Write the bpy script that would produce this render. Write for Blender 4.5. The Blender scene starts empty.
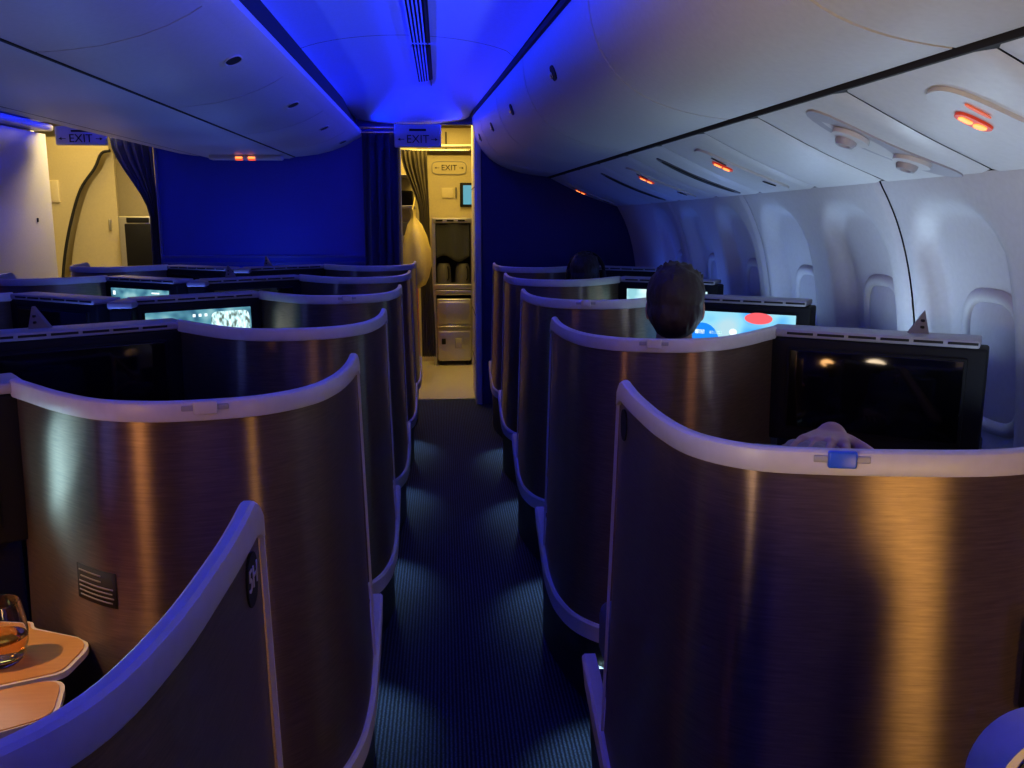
import bpy, bmesh, math, random
from mathutils import Vector, Matrix, noise as mnoise
random.seed(7)
sc = bpy.context.scene
COL = sc.collection
R = math.radians
def lerp(a, b, t): return a + (b - a) * t
def sstep(a, b, x):
    t = min(1.0, max(0.0, (x - a) / (b - a))); return t * t * (3 - 2 * t)

# ------------------------------------------------------------------ materials
def mat(name, col=(.5, .5, .5), rough=.5, metal=0.0, emit=None, estr=0.0, spec=.5, build=None, **kw):
    m = bpy.data.materials.new(name); m.use_nodes = True
    nt = m.node_tree; b = nt.nodes['Principled BSDF']
    b.inputs['Base Color'].default_value = (*col, 1); b.inputs['Roughness'].default_value = rough
    b.inputs['Metallic'].default_value = metal; b.inputs['Specular IOR Level'].default_value = spec
    for k, v in kw.items(): b.inputs[k.replace('_', ' ')].default_value = v
    if emit:
        b.inputs['Emission Color'].default_value = (*emit, 1); b.inputs['Emission Strength'].default_value = estr
    if build: build(nt, b)
    else: speckle(nt, b, col, rough)
    return m
def N(nt, t, **kw):
    n = nt.nodes.new(t)
    for k, v in kw.items(): setattr(n, k, v)
    return n
def speckle(nt, b, col, rough, scale=60, amt=.08):
    """faint mottling so no surface is perfectly uniform"""
    tc = N(nt, 'ShaderNodeTexCoord'); no = N(nt, 'ShaderNodeTexNoise'); no.inputs['Scale'].default_value = scale
    nt.links.new(tc.outputs['Object'], no.inputs['Vector'])
    mx = N(nt, 'ShaderNodeMix', data_type='RGBA')
    mx.inputs[6].default_value = (*[c * (1 - amt) for c in col], 1); mx.inputs[7].default_value = (*[min(1, c * (1 + amt)) for c in col], 1)
    nt.links.new(no.outputs['Fac'], mx.inputs[0]); nt.links.new(mx.outputs[2], b.inputs['Base Color'])
def b_shell(nt, b):
    tc = N(nt, 'ShaderNodeTexCoord'); mp = N(nt, 'ShaderNodeMapping'); mp.inputs['Scale'].default_value = (9, 9, 160)
    no = N(nt, 'ShaderNodeTexNoise'); no.inputs['Scale'].default_value = 2.2; no.inputs['Detail'].default_value = 5; no.inputs['Roughness'].default_value = .65
    nt.links.new(tc.outputs['Object'], mp.inputs['Vector']); nt.links.new(mp.outputs[0], no.inputs['Vector'])
    cr = N(nt, 'ShaderNodeValToRGB'); cr.color_ramp.elements[0].position = .3; cr.color_ramp.elements[1].position = .75
    cr.color_ramp.elements[0].color = (.16, .108, .085, 1); cr.color_ramp.elements[1].color = (.27, .185, .14, 1)
    nt.links.new(no.outputs['Fac'], cr.inputs[0]); nt.links.new(cr.outputs[0], b.inputs['Base Color'])
    bp = N(nt, 'ShaderNodeBump'); bp.inputs['Strength'].default_value = .06; bp.inputs['Distance'].default_value = .002
    nt.links.new(no.outputs['Fac'], bp.inputs['Height']); nt.links.new(bp.outputs[0], b.inputs['Normal'])
    tg = N(nt, 'ShaderNodeTangent', direction_type='RADIAL', axis='Z'); nt.links.new(tg.outputs[0], b.inputs['Tangent'])
    b.inputs['Anisotropic'].default_value = .95; b.inputs['Anisotropic Rotation'].default_value = SHELL_ROT
SHELL_ROT = .25
def b_carpet(nt, b):
    tc = N(nt, 'ShaderNodeTexCoord'); mp = N(nt, 'ShaderNodeMapping'); mp.inputs['Scale'].default_value = (1, 1, 1)
    wv = N(nt, 'ShaderNodeTexWave'); wv.inputs['Scale'].default_value = 26; wv.inputs['Distortion'].default_value = 1.2; wv.inputs['Detail'].default_value = 2; wv.inputs['Detail Scale'].default_value = 3
    no = N(nt, 'ShaderNodeTexNoise'); no.inputs['Scale'].default_value = 160
    nt.links.new(tc.outputs['Object'], mp.inputs[0]); nt.links.new(mp.outputs[0], wv.inputs['Vector']); nt.links.new(tc.outputs['Object'], no.inputs['Vector'])
    ad = N(nt, 'ShaderNodeMath', operation='MULTIPLY'); nt.links.new(wv.outputs['Fac'], ad.inputs[0]); nt.links.new(no.outputs['Fac'], ad.inputs[1])
    cr = N(nt, 'ShaderNodeValToRGB'); cr.color_ramp.elements[0].color = (.008, .012, .026, 1); cr.color_ramp.elements[1].color = (.045, .07, .14, 1)
    cr.color_ramp.elements[0].position = .1; cr.color_ramp.elements[1].position = .6
    nt.links.new(ad.outputs[0], cr.inputs[0]); nt.links.new(cr.outputs[0], b.inputs['Base Color'])
    bp = N(nt, 'ShaderNodeBump'); bp.inputs['Strength'].default_value = .6; bp.inputs['Distance'].default_value = .004
    nt.links.new(ad.outputs[0], bp.inputs['Height']); nt.links.new(bp.outputs[0], b.inputs['Normal'])
def b_wood(nt, b):
    tc = N(nt, 'ShaderNodeTexCoord'); mp = N(nt, 'ShaderNodeMapping'); mp.inputs['Scale'].default_value = (4, 40, 4)
    no = N(nt, 'ShaderNodeTexNoise'); no.inputs['Scale'].default_value = 2.5; no.inputs['Detail'].default_value = 4
    nt.links.new(tc.outputs['Object'], mp.inputs[0]); nt.links.new(mp.outputs[0], no.inputs['Vector'])
    cr = N(nt, 'ShaderNodeValToRGB'); cr.color_ramp.elements[0].color = (.52, .23, .05, 1); cr.color_ramp.elements[1].color = (.70, .36, .10, 1)
    nt.links.new(no.outputs['Fac'], cr.inputs[0]); nt.links.new(cr.outputs[0], b.inputs['Base Color'])
def b_fabric(c0, c1, sc_=140):
    def f(nt, b):
        tc = N(nt, 'ShaderNodeTexCoord'); no = N(nt, 'ShaderNodeTexNoise'); no.inputs['Scale'].default_value = sc_; no.inputs['Detail'].default_value = 3
        nt.links.new(tc.outputs['Object'], no.inputs['Vector'])
        mx = N(nt, 'ShaderNodeMix', data_type='RGBA'); mx.inputs[6].default_value = (*c0, 1); mx.inputs[7].default_value = (*c1, 1)
        nt.links.new(no.outputs['Fac'], mx.inputs[0]); nt.links.new(mx.outputs[2], b.inputs['Base Color'])
        bp = N(nt, 'ShaderNodeBump'); bp.inputs['Strength'].default_value = .3; bp.inputs['Distance'].default_value = .002
        nt.links.new(no.outputs['Fac'], bp.inputs['Height']); nt.links.new(bp.outputs[0], b.inputs['Normal'])
    return f
def b_screen(c0, c1, c2, strength, scale=3.0):
    """a lit picture: soft blobs of three colours"""
    def f(nt, b):
        tc = N(nt, 'ShaderNodeTexCoord'); no = N(nt, 'ShaderNodeTexNoise'); no.inputs['Scale'].default_value = scale; no.inputs['Detail'].default_value = 1
        nt.links.new(tc.outputs['Generated'], no.inputs['Vector'])
        cr = N(nt, 'ShaderNodeValToRGB'); e = cr.color_ramp.elements
        e[0].position = .36; e[0].color = (*c0, 1); e[1].position = .66; e[1].color = (*c2, 1)
        k = cr.color_ramp.elements.new(.5); k.color = (*c1, 1)
        nt.links.new(no.outputs['Fac'], cr.inputs[0]); nt.links.new(cr.outputs[0], b.inputs['Emission Color'])
        b.inputs['Emission Strength'].default_value = strength
    return f
M = {}
M['shell'] = mat('bronze wood laminate', rough=.36, metal=.68, build=b_shell)
M['trim'] = mat('pale plastic trim', (.58, .55, .60), .38)
M['dark'] = mat('black plastic', (.006, .006, .008), .6, spec=.25)
M['base'] = mat('charcoal plinth', (.022, .021, .024), .5)
M['console'] = mat('grey console', (.10, .10, .12), .5)
M['ledge'] = mat('grey ledge', (.34, .33, .38), .42)
M['fin'] = mat('grey lamp fin', (.16, .155, .19), .45)
M['slot'] = mat('black slot', (.004, .004, .005), .7)
M['glassoff'] = mat('unlit screen', (.003, .003, .004), .06, spec=.45)
M['seat'] = mat('blue seat leather', build=b_fabric((.05, .06, .14), (.08, .09, .2), 90), rough=.55)
M['carpet'] = mat('ribbed navy carpet', rough=.92, build=b_carpet, spec=.2)
M['vinyl'] = mat('galley floor vinyl', (.55, .52, .42), .45)
M['ceil'] = mat('pale blue ceiling liner', (.42, .52, .80), .5)  # white liner with the blue LED glow put into its colour
M['bin'] = mat('pale bin plastic', (.56, .55, .56), .42)
M['liner'] = mat('sidewall liner', (.52, .51, .55), .5)
M['shade'] = mat('window shade', (.50, .50, .56), .5)
M['gap'] = mat('shadow gap rubber', (.008, .008, .01), .8)
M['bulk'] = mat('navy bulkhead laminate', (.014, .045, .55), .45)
M['bulkdark'] = mat('dark navy bulkhead fabric', (.012, .022, .15), .6)  # same laminate as the centre bulkhead, its weaker light put into the colour
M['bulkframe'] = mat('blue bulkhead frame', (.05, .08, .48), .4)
M['beige'] = mat('cream galley laminate', (.62, .54, .34), .5)
M['white'] = mat('white closet laminate', (.66, .64, .62), .45)
M['metal'] = mat('brushed aluminium', (.55, .54, .52), .35, .85)
M['steel'] = mat('polished rail steel', (.7, .68, .64), .2, 1)
M['curtain'] = mat('navy curtain cloth', build=b_fabric((.035, .04, .12), (.06, .07, .18)), rough=.9)
M['curtaing'] = mat('grey brown curtain cloth', build=b_fabric((.10, .085, .06), (.17, .145, .10)), rough=.9)
M['bag'] = mat('yellow plastic bag', (.80, .66, .22), .45)
M['orange'] = mat('orange panel', (.78, .30, .05), .5)
M['sign'] = mat('sign plate', (.5, .5, .56), .35)
M['ink'] = mat('dark lettering', (.02, .02, .03), .6)
M['lit'] = mat('lit red sign', (.8, .1, .02), .5, emit=(1, .10, .015), estr=1.2)
M['lith'] = mat('lit orange sign', (.8, .2, .03), .5, emit=(1, .24, .055), estr=2.0)
M['lensred'] = mat('red sign lens', (.3, .03, .01), .4, emit=(1, .05, .01), estr=.25)  # faint emission stands in for the red halo around the symbols
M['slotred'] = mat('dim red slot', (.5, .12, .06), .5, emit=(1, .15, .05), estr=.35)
M['lens'] = mat('lamp lens', (.7, .75, .8), .3, emit=(.55, .85, 1), estr=.35)
M['wood'] = mat('tray wood', rough=.4, build=b_wood)
M['cream'] = mat('cream edge', (.75, .66, .46), .4)
M['plate'] = mat('grey plaque', (.035, .03, .03), .7, spec=.15)
M['plateink'] = mat('plaque lettering', (.26, .23, .21), .7, spec=.1)
M['latch'] = mat('grey latch', (.62, .58, .60), .35)
M['latchb'] = mat('blue latch', (.02, .10, .75), .35)  # latch with the blue light falling on it put into its colour
M['glass'] = mat('clear glass', (1, 1, 1), .0, build=lambda nt, b: None, Transmission_Weight=1.0, IOR=1.45)
M['drink'] = mat('amber drink', (.85, .45, .12), .0, build=lambda nt, b: None, Transmission_Weight=1.0, IOR=1.33)
M['scr_art'] = mat('blue artwork screen', (0, 0, 0), .2, build=b_screen((.05, .32, .75), (.22, .55, .70), (.36, .55, .62), 1.15, 2.2))
M['scr_red'] = mat('red glow on screen', (0, 0, 0), .3, emit=(.85, .10, .12), estr=1.1)
M['scr_blue'] = mat('blue glow on screen', (0, 0, 0), .3, emit=(.01, .22, .85), estr=1.0)
M['scr_white'] = mat('white glow on screen', (0, 0, 0), .3, emit=(.8, .95, 1), estr=1.1)
M['scr_teal'] = mat('teal screen', (0, 0, 0), .3, build=b_screen((.03, .12, .20), (.10, .30, .38), (.25, .48, .52), .95, 4))
M['scr_pic'] = mat('bright picture on screen', (0, 0, 0), .3, build=b_screen((.10, .14, .12), (.45, .72, .75), (.75, .92, .92), 1.15, 9))
M['scr_pale'] = mat('pale screen', (0, 0, 0), .3, build=b_screen((.25, .55, .62), (.45, .75, .80), (.7, .9, .9), 1.0, 3))
M['scr_bright'] = mat('bright strip on screen', (0, 0, 0), .3, emit=(.45, .85, .95), estr=4.5)
M['skin'] = mat('skin', (.55, .30, .22), .55, Subsurface_Weight=.1)
M['hairdark'] = mat('dark brown hair', build=b_fabric((.008, .005, .006), (.034, .018, .018), 120), rough=.6)
M['hairblond'] = mat('grey blond hair', build=b_fabric((.20, .15, .11), (.42, .33, .24), 120), rough=.6)
M['shirt'] = mat('navy shirt', build=b_fabric((.03, .035, .08), (.05, .06, .12)), rough=.9)
M['shirtg'] = mat('grey shirt', build=b_fabric((.14, .14, .16), (.22, .22, .25)), rough=.9)
M['jeans'] = mat('dark trousers', build=b_fabric((.02, .025, .05), (.04, .05, .09)), rough=.9)
M['monitor'] = mat('small galley screen', (0, 0, 0), .3, emit=(.12, .40, .50), estr=.8)
M['amber'] = mat('amber indicator', (0, 0, 0), .3, emit=(1, .4, .05), estr=5)

# ------------------------------------------------------------------ mesh helpers
class MB:
    def __init__(s): s.bm = bmesh.new()
    def box(s, c, size, bev=0.0, mtx=None, mi=0):
        g = bmesh.ops.create_cube(s.bm, size=1.0)
        vs = g['verts']
        for v in vs: v.co = Vector((v.co.x * size[0], v.co.y * size[1], v.co.z * size[2]))
        fs = list({f for v in vs for f in v.link_faces})
        if bev > 0:
            es = list({e for v in vs for e in v.link_edges})
            r = bmesh.ops.bevel(s.bm, geom=es, offset=min(bev, min(size) * .49), segments=3, affect='EDGES', profile=.5)
            vs = list({v for f in r['faces'] for v in f.verts} | {v for v in vs if v.is_valid}); fs = list({f for v in vs for f in v.link_faces})
        T = Matrix.Translation(Vector(c))
        if mtx is not None: T = T @ mtx
        for v in vs: v.co = T @ v.co
        for f in fs: f.material_index = mi
        return s
    def sweep(s, prof, frames, closed=False, mi=0):
        """prof(i)-> list of (a,b); frames: list of (origin, A, B)"""
        rings = []
        for i, (o, A, B) in enumerate(frames):
            p = prof(i) if callable(prof) else prof
            rings.append([s.bm.verts.new(o + A * a + B * b) for a, b in p])
        n = len(rings[0])
        L = len(rings)
        for i in range(L if closed else L - 1):
            r0, r1 = rings[i], rings[(i + 1) % L]
            for k in range(n):
                f = s.bm.faces.new((r0[k], r0[(k + 1) % n], r1[(k + 1) % n], r1[k])); f.material_index = mi
        if not closed:
            for r in (rings[0], rings[-1][::-1]):
                f = s.bm.faces.new(r); f.material_index = mi
        return s
    def prism(s, pts, d, mi=0):
        """pts: list of 3D points (a planar outline), d: extrusion vector"""
        a = [s.bm.verts.new(Vector(p)) for p in pts]; b = [s.bm.verts.new(Vector(p) + Vector(d)) for p in pts]
        n = len(a)
        fs = [s.bm.faces.new(a[::-1]), s.bm.faces.new(b)]
        for i in range(n): fs.append(s.bm.faces.new((a[i], a[(i + 1) % n], b[(i + 1) % n], b[i])))
        for f in fs: f.material_index = mi
        return s
    def grid(s, fn, nu, nv, mi=0):
        vs = [[s.bm.verts.new(fn(i / nu, j / nv)) for j in range(nv + 1)] for i in range(nu + 1)]
        for i in range(nu):
            for j in range(nv):
                f = s.bm.faces.new((vs[i][j], vs[i + 1][j], vs[i + 1][j + 1], vs[i][j + 1])); f.material_index = mi
        return s
    def tube(s, pts, r, n=10, closed=False, mi=0):
        P = [Vector(p) for p in pts]; fr = []; up = None
        for i, p in enumerate(P):
            a = P[i - 1] if (i or closed) else p; b = P[(i + 1) % len(P)] if (i < len(P) - 1 or closed) else p
            t = (b - a).normalized()
            if up is None: up = t.orthogonal().normalized()
            up = (up - t * up.dot(t)).normalized(); fr.append((p, up, t.cross(up)))
        rr = r if callable(r) else (lambda i: r)
        return s.sweep(lambda i: [(math.cos(2 * math.pi * k / n) * rr(i), math.sin(2 * math.pi * k / n) * rr(i)) for k in range(n)], fr, closed, mi)
    def lathe(s, prof, c=(0, 0, 0), n=32, mi=0):
        """prof list of (r,z), closed outline not touching the axis twice; ends on axis allowed"""
        c = Vector(c); rings = []
        for r, z in prof:
            if r < 1e-6: rings.append([s.bm.verts.new(c + Vector((0, 0, z)))])
            else: rings.append([s.bm.verts.new(c + Vector((r * math.cos(2 * math.pi * k / n), r * math.sin(2 * math.pi * k / n), z))) for k in range(n)])
        for a, b in zip(rings, rings[1:]):
            for k in range(n):
                l = [a[k % len(a)], a[(k + 1) % len(a)], b[(k + 1) % len(b)], b[k % len(b)]]
                l2 = []
                for v in l:
                    if v not in l2: l2.append(v)
                if len(l2) > 2:
                    f = s.bm.faces.new(l2); f.material_index = mi
        return s
    def cone(s, p0, r0, p1, r1, n=16):
        """round cone (capsule with two radii)"""
        p0, p1 = Vector(p0), Vector(p1); d = p1 - p0; L = d.length
        t = d.normalized() if L > 1e-6 else Vector((0, 0, 1)); A = t.orthogonal().normalized(); B = t.cross(A)
        rings = []
        st = []
        for k in range(1, 6): a = math.pi / 2 * k / 5; st.append((p0 - t * r0 * math.cos(a), r0 * math.sin(a)))
        for k in range(0, 5): a = math.pi / 2 * k / 5; st.append((p1 + t * r1 * math.sin(a), r1 * math.cos(a)))
        s.sweep(lambda i: [(math.cos(2 * math.pi * k / n) * st[i][1], math.sin(2 * math.pi * k / n) * st[i][1]) for k in range(n)], [(q, A, B) for q, _ in st])
        return s
    def ell(s, c, r, rot=None, n=24):
        g = bmesh.ops.create_uvsphere(s.bm, u_segments=n, v_segments=n * 2 // 3, radius=1.0)
        T = Matrix.Translation(Vector(c)) @ (rot or Matrix()) @ Matrix.Diagonal((*r, 1))
        for v in g['verts']: v.co = T @ v.co
        return s
    def mesh(s, name, mats, smooth=40, recalc=True):
        if recalc: bmesh.ops.recalc_face_normals(s.bm, faces=s.bm.faces)
        me = bpy.data.meshes.new(name); s.bm.to_mesh(me); s.bm.free()
        for m in (mats if isinstance(mats, (list, tuple)) else [mats]): me.materials.append(m)
        if smooth:
            for p in me.polygons: p.use_smooth = True
            try: me.set_sharp_from_angle(angle=R(smooth))
            except Exception: pass
        return me
    def build(s, name, mats, parent=None, smooth=40, recalc=True):
        return link(s.mesh(name, mats, smooth, recalc), name, parent)
def link(me, name, parent=None):
    o = bpy.data.objects.new(name, me); COL.objects.link(o)
    if parent: o.parent = parent
    return o
def tag(o, label, cat, group=None, kind=None):
    o['label'] = label; o['category'] = cat
    if group: o['group'] = group
    if kind: o['kind'] = kind
    return o
def empty(name, loc=(0, 0, 0), rz=0.0):
    o = bpy.data.objects.new(name, None); o.empty_display_size = .1; COL.objects.link(o)
    o.location = loc; o.rotation_euler.z = rz; return o
def struct(name, mb, mats, smooth=40, recalc=True):
    o = mb.build(name, mats, None, smooth, recalc); o['kind'] = 'structure'; return o
def text_mesh(body, size, depth, name, m, mtx, parent=None):
    cu = bpy.data.curves.new(name, 'FONT'); cu.body = body; cu.size = size; cu.extrude = depth; cu.align_x = 'CENTER'; cu.align_y = 'CENTER'
    cu.resolution_u = 3
    t = bpy.data.objects.new(name, cu); COL.objects.link(t)
    bpy.context.view_layer.update()
    me = bpy.data.meshes.new_from_object(t.evaluated_get(bpy.context.evaluated_depsgraph_get()))
    bpy.data.objects.remove(t); bpy.data.curves.remove(cu)
    me.transform(mtx); me.materials.clear(); me.materials.append(m)
    return link(me, name, parent)
def catmull(P, per=8):
    P = [Vector(p) for p in P]; Q = [P[0] * 2 - P[1]] + P + [P[-1] * 2 - P[-2]]; out = []
    for i in range(1, len(Q) - 2):
        for k in range(per):
            t = k / per; a, b, c, d = Q[i - 1:i + 3]
            out.append(.5 * ((2 * b) + (c - a) * t + (2 * a - 5 * b + 4 * c - d) * t * t + (3 * b - a - 3 * c + d) * t ** 3))
    out.append(P[-1]); return out

# ------------------------------------------------------------------ camera
cam = bpy.data.objects.new('camera', bpy.data.cameras.new('camera')); COL.objects.link(cam)
cam.data.lens = 900 / 1024 * 36; cam.data.sensor_width = 36; cam.data.clip_start = .05
cam.location = (0, 0, 1.5); cam.rotation_euler = (R(90 - 10.58), 0, R(-4.37)); sc.camera = cam

# ------------------------------------------------------------------ longitudinal lines of the cabin (x,z at distance Y)
def LA(Y): t = (Y - 3.23) / 4.07; return Vector((lerp(.445, .229, t), 0, lerp(2.225, 2.252, t)))
def LB(Y): t = (Y - 1.5) / 5.8; return Vector((lerp(.963, .821, t), 0, lerp(1.805, 1.796, t)))
def LC(Y): t = (Y - 2.2) / 5.1; return Vector((lerp(1.45, 1.365, t), 0, lerp(1.615, 1.57, t)))
def at(v, Y): return Vector((v.x, Y, v.z))
REAR, BK, BKR = -2.6, 7.30, 7.14
CX = -1.475                                             # centre line of the middle seats
def floor_piece(name, x0, x1, y0, y1, m, z=0):
    b = MB(); b.box(((x0 + x1) / 2, (y0 + y1) / 2, z - .03), (x1 - x0, y1 - y0, .06)); return struct(name, b, m)
floor_piece('floor', -4.1, 1.9, REAR, 7.36, M['carpet'])
floor_piece('floor_galley', -4.6, 1.9, 7.36, 9.9, M['vinyl'])
b = MB(); b.box((-.02, 7.36, .004), (.62, .03, .008), .003); struct('trim_1', b, M['metal'])

# ceiling over the right-hand aisle: a shallow vault, seams every 1.6 m
def ceil_fn(y0, y1, xa, xb):
    def f(u, v):
        Y = lerp(y0, y1, u); x0, x1 = xa(Y), xb(Y); x = lerp(x0, x1, v)
        return Vector((x, Y, 2.262 + (.095 * (1 - sstep(5.9, 7.1, Y)) - .062 * sstep(6.2, 7.1, Y)) * math.sin(math.pi * v) ** .55))
    return f
edges = [REAR, .9, 2.5, 4.6, BK + .02]
for i, (a, c) in enumerate(zip(edges, edges[1:])):
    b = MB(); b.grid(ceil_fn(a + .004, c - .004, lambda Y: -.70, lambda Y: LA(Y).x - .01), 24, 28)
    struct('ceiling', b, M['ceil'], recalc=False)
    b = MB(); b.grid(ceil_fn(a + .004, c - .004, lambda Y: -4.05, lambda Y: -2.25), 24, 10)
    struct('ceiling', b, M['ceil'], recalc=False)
b = MB(); b.box((-.9, 2.35, 2.42), (7.2, 10.2, .04)); struct('ceiling', b, M['gap'])
# dark strips beside the ceiling panel; the left one stands in for cove shade
b = MB(); b.sweep([(0, 0), (.05, 0), (.05, .13), (0, .13)], [(Vector((-.705, y, 2.15)), Vector((1, 0, 0)), Vector((0, 0, 1))) for y in (REAR, BK)]); struct('trim_2', b, M['gap'])
b = MB(); b.sweep([(-.012, -.012), (.012, -.012), (.012, .012), (-.012, .012)], [(at(LA(y), y) + Vector((-.004, 0, .004)), Vector((1, 0, 0)), Vector((0, 0, 1))) for y in (REAR, BKR)]); struct('trim_3', b, M['gap'])
# long air vent
t = empty('air_vent', (-.096, 4.2, 2.352)); tag(t, 'long slotted air vent running along the blue ceiling', 'vent')
for k, (y0, y1) in enumerate(((-2.3, .8), (.85, 4.75), (4.82, 6.30))):
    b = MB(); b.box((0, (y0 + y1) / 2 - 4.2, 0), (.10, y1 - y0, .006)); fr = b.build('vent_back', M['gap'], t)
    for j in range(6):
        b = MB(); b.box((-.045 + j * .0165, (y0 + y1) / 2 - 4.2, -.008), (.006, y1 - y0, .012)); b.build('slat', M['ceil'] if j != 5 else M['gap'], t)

# ------------------------------------------------------------------ right-hand overhead bins
def bin_prof(Y):
    a, bb = LA(Y), LB(Y)
    p0 = Vector((a.x, 0, a.z)); p3 = Vector((bb.x, 0, bb.z + .003))
    p1 = Vector((a.x + .005, 0, lerp(bb.z, a.z, .30))); p2 = Vector((lerp(a.x, bb.x, .38), 0, bb.z + .03))
    out = []
    for k in range(19):
        t = k / 18; s = 1 - t
        out.append(p0 * s ** 3 + p1 * 3 * s * s * t + p2 * 3 * s * t * t + p3 * t ** 3)
    return out
def on_bin(Y, z):
    pr = bin_prof(Y); k = min(range(1, 15), key=lambda i: abs(pr[i].z - z))
    tan = (pr[k + 1] - pr[k - 1]).normalized(); return at(pr[k], Y), tan
b_edges = [-2.5, -1.1, .3, 1.70, 2.95, 4.38, 5.52, 6.55, BKR]
lat = {3: None, 4: 3.72, 5: 5.02, 6: 6.02}
lat = {0: -1.8, 1: -.45, 2: .9, 3: 2.2, 4: 3.72, 5: 5.02, 6: 6.02, 7: 6.85}
bl = ['pale overhead bin far behind over the window seats', 'pale overhead bin second from the rear over the window seats', 'pale overhead bin above the viewer beside the window seats',
      'large warm-lit overhead bin at the top right, above the nearest seat-belt sign', 'large pale overhead bin above the pair of round reading lights',
      'overhead bin over the dark-haired person, its latch the nearest in view', 'overhead bin with the second latch from the bulkhead, over the window seats', 'short overhead bin touching the blue bulkhead by the doorway']
for i, (a, c) in enumerate(zip(b_edges, b_edges[1:])):
    t = empty('overhead_bin', (LB(a).x, (a + c) / 2, LB(a).z)); o0 = t.location
    tag(t, bl[i], 'overhead bin', 'overhead bins above the window seats')
    g = .006
    b = MB()
    def prof(Y): 
        q = bin_prof(Y); return q + [q[-1] + Vector((0, 0, .03))] + [Vector((q[-1].x, 0, q[0].z)), Vector((q[0].x + .03, 0, q[0].z))]
    ys = [a + g] + [lerp(a + g, c - g, k / 6) for k in range(1, 6)] + [c - g]
    P = [prof(y) for y in ys]
    b.sweep(lambda k: [(v.x - o0.x, v.z - o0.z) for v in P[k]], [(Vector((0, y - o0.y, 0)), Vector((1, 0, 0)), Vector((0, 0, 1))) for y in ys])
    b.build('bin_door', M['bin'], t)
    if lat[i] is not None:
        Y = lat[i]; p, tan = on_bin(Y, 2.05); nrm = Vector((-tan.z, 0, tan.x)); nrm = nrm if nrm.x < 0 else -nrm
        mt = Matrix((tan, Vector((0, 1, 0)), nrm)).transposed().to_4x4()
        b = MB(); pts = []
        for k in range(20):
            an = 2 * math.pi * k / 20; pts.append(mt @ Vector((.030 * math.cos(an) * 1.0, .055 * math.copysign(abs(math.sin(an)) ** .7, math.sin(an)), -.004)) + p - o0)
        b.prism(pts, nrm * .0055); lt = b.build('latch', M['slot'], t)
        b = MB(); b.box(p - o0 + nrm * .004 + tan * .004 + Vector((0, .028, 0)), (.022, .045, .008), .003, mt); b.build('pull_tab', M['steel'], lt)
# black gap under the bins
b = MB(); b.sweep([(.006, -.010), (.05, -.010), (.05, .010), (.006, .010)], [(at(LB(y), y), Vector((1, 0, 0)), Vector((0, 0, 1))) for y in (REAR, BKR)]); struct('trim_4', b, M['gap'])

# ------------------------------------------------------------------ passenger service panels below the bins
def psu(Y, t):
    """point, across, along, outward normal on the strip between the bin gap and the sidewall"""
    B0, C0 = LB(Y), LC(Y); B0 = B0 + Vector((.008, 0, -.006)); d = C0 - B0; n = Vector((d.z, 0, -d.x)).normalized()
    if n.z > 0: n = -n
    return at(B0 + d * t + n * (.016 * math.sin(math.pi * t)), Y), d.normalized(), Vector((0, 1, 0)), n, d.length
pe = [-2.5, -1.4, -.4, .5, 1.1, 1.62, 2.2, 2.78, 3.3, 3.88, 4.5, 5.2, 5.85, 6.45, BKR]
def skew(Y, t): return Y + (.14 * t * t if -2 < Y < 7 else 0)
for i, (a, c) in enumerate(zip(pe, pe[1:])):
    b = MB(); g = .004
    def fn(u, v):
        Y = lerp(skew(a, v) + g, skew(c, v) - g, u); e = min(u, 1 - u) * (c - a)
        p, ac, al, n, L = psu(Y, v); return p - n * .008 * max(0, 1 - e / .012)
    b.grid(fn, 16, 18); struct('trim_' + str(10 + i), b, M['bin'], recalc=False)
b = MB(); b.sweep([(0, 0), (.04, .02), (.04, .06), (0, .03)], [(psu(y, .03)[0] + Vector((0, 0, .02)), psu(y, .5)[1], -psu(y, .5)[3]) for y in (REAR, BKR)]); struct('trim_30', b, M['gap'])
b = MB(); b.grid(lambda u, v: psu(lerp(REAR, BKR, u), v)[0] - psu(lerp(REAR, BKR, u), v)[3] * .025, 10, 8); struct('trim_31', b, M['gap'], recalc=False)
def oval(b, Y, t, hl, hw, lift, th, n=28, pw=.75, mi=0, dx=0, dy=0):
    p, ac, al, nn, L = psu(Y, t); pts = []
    for k in range(n):
        an = 2 * math.pi * k / n; cs, sn = math.cos(an), math.sin(an)
        x = hl * math.copysign(abs(cs) ** pw, cs) + dx; y = hw * math.copysign(abs(sn) ** pw, sn) + dy
        q = psu(Y, t + x / L); pts.append(q[0] + Vector((0, y + .10 * x, 0)) + nn * lift)
    b.prism(pts, nn * th, mi); return b
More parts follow.
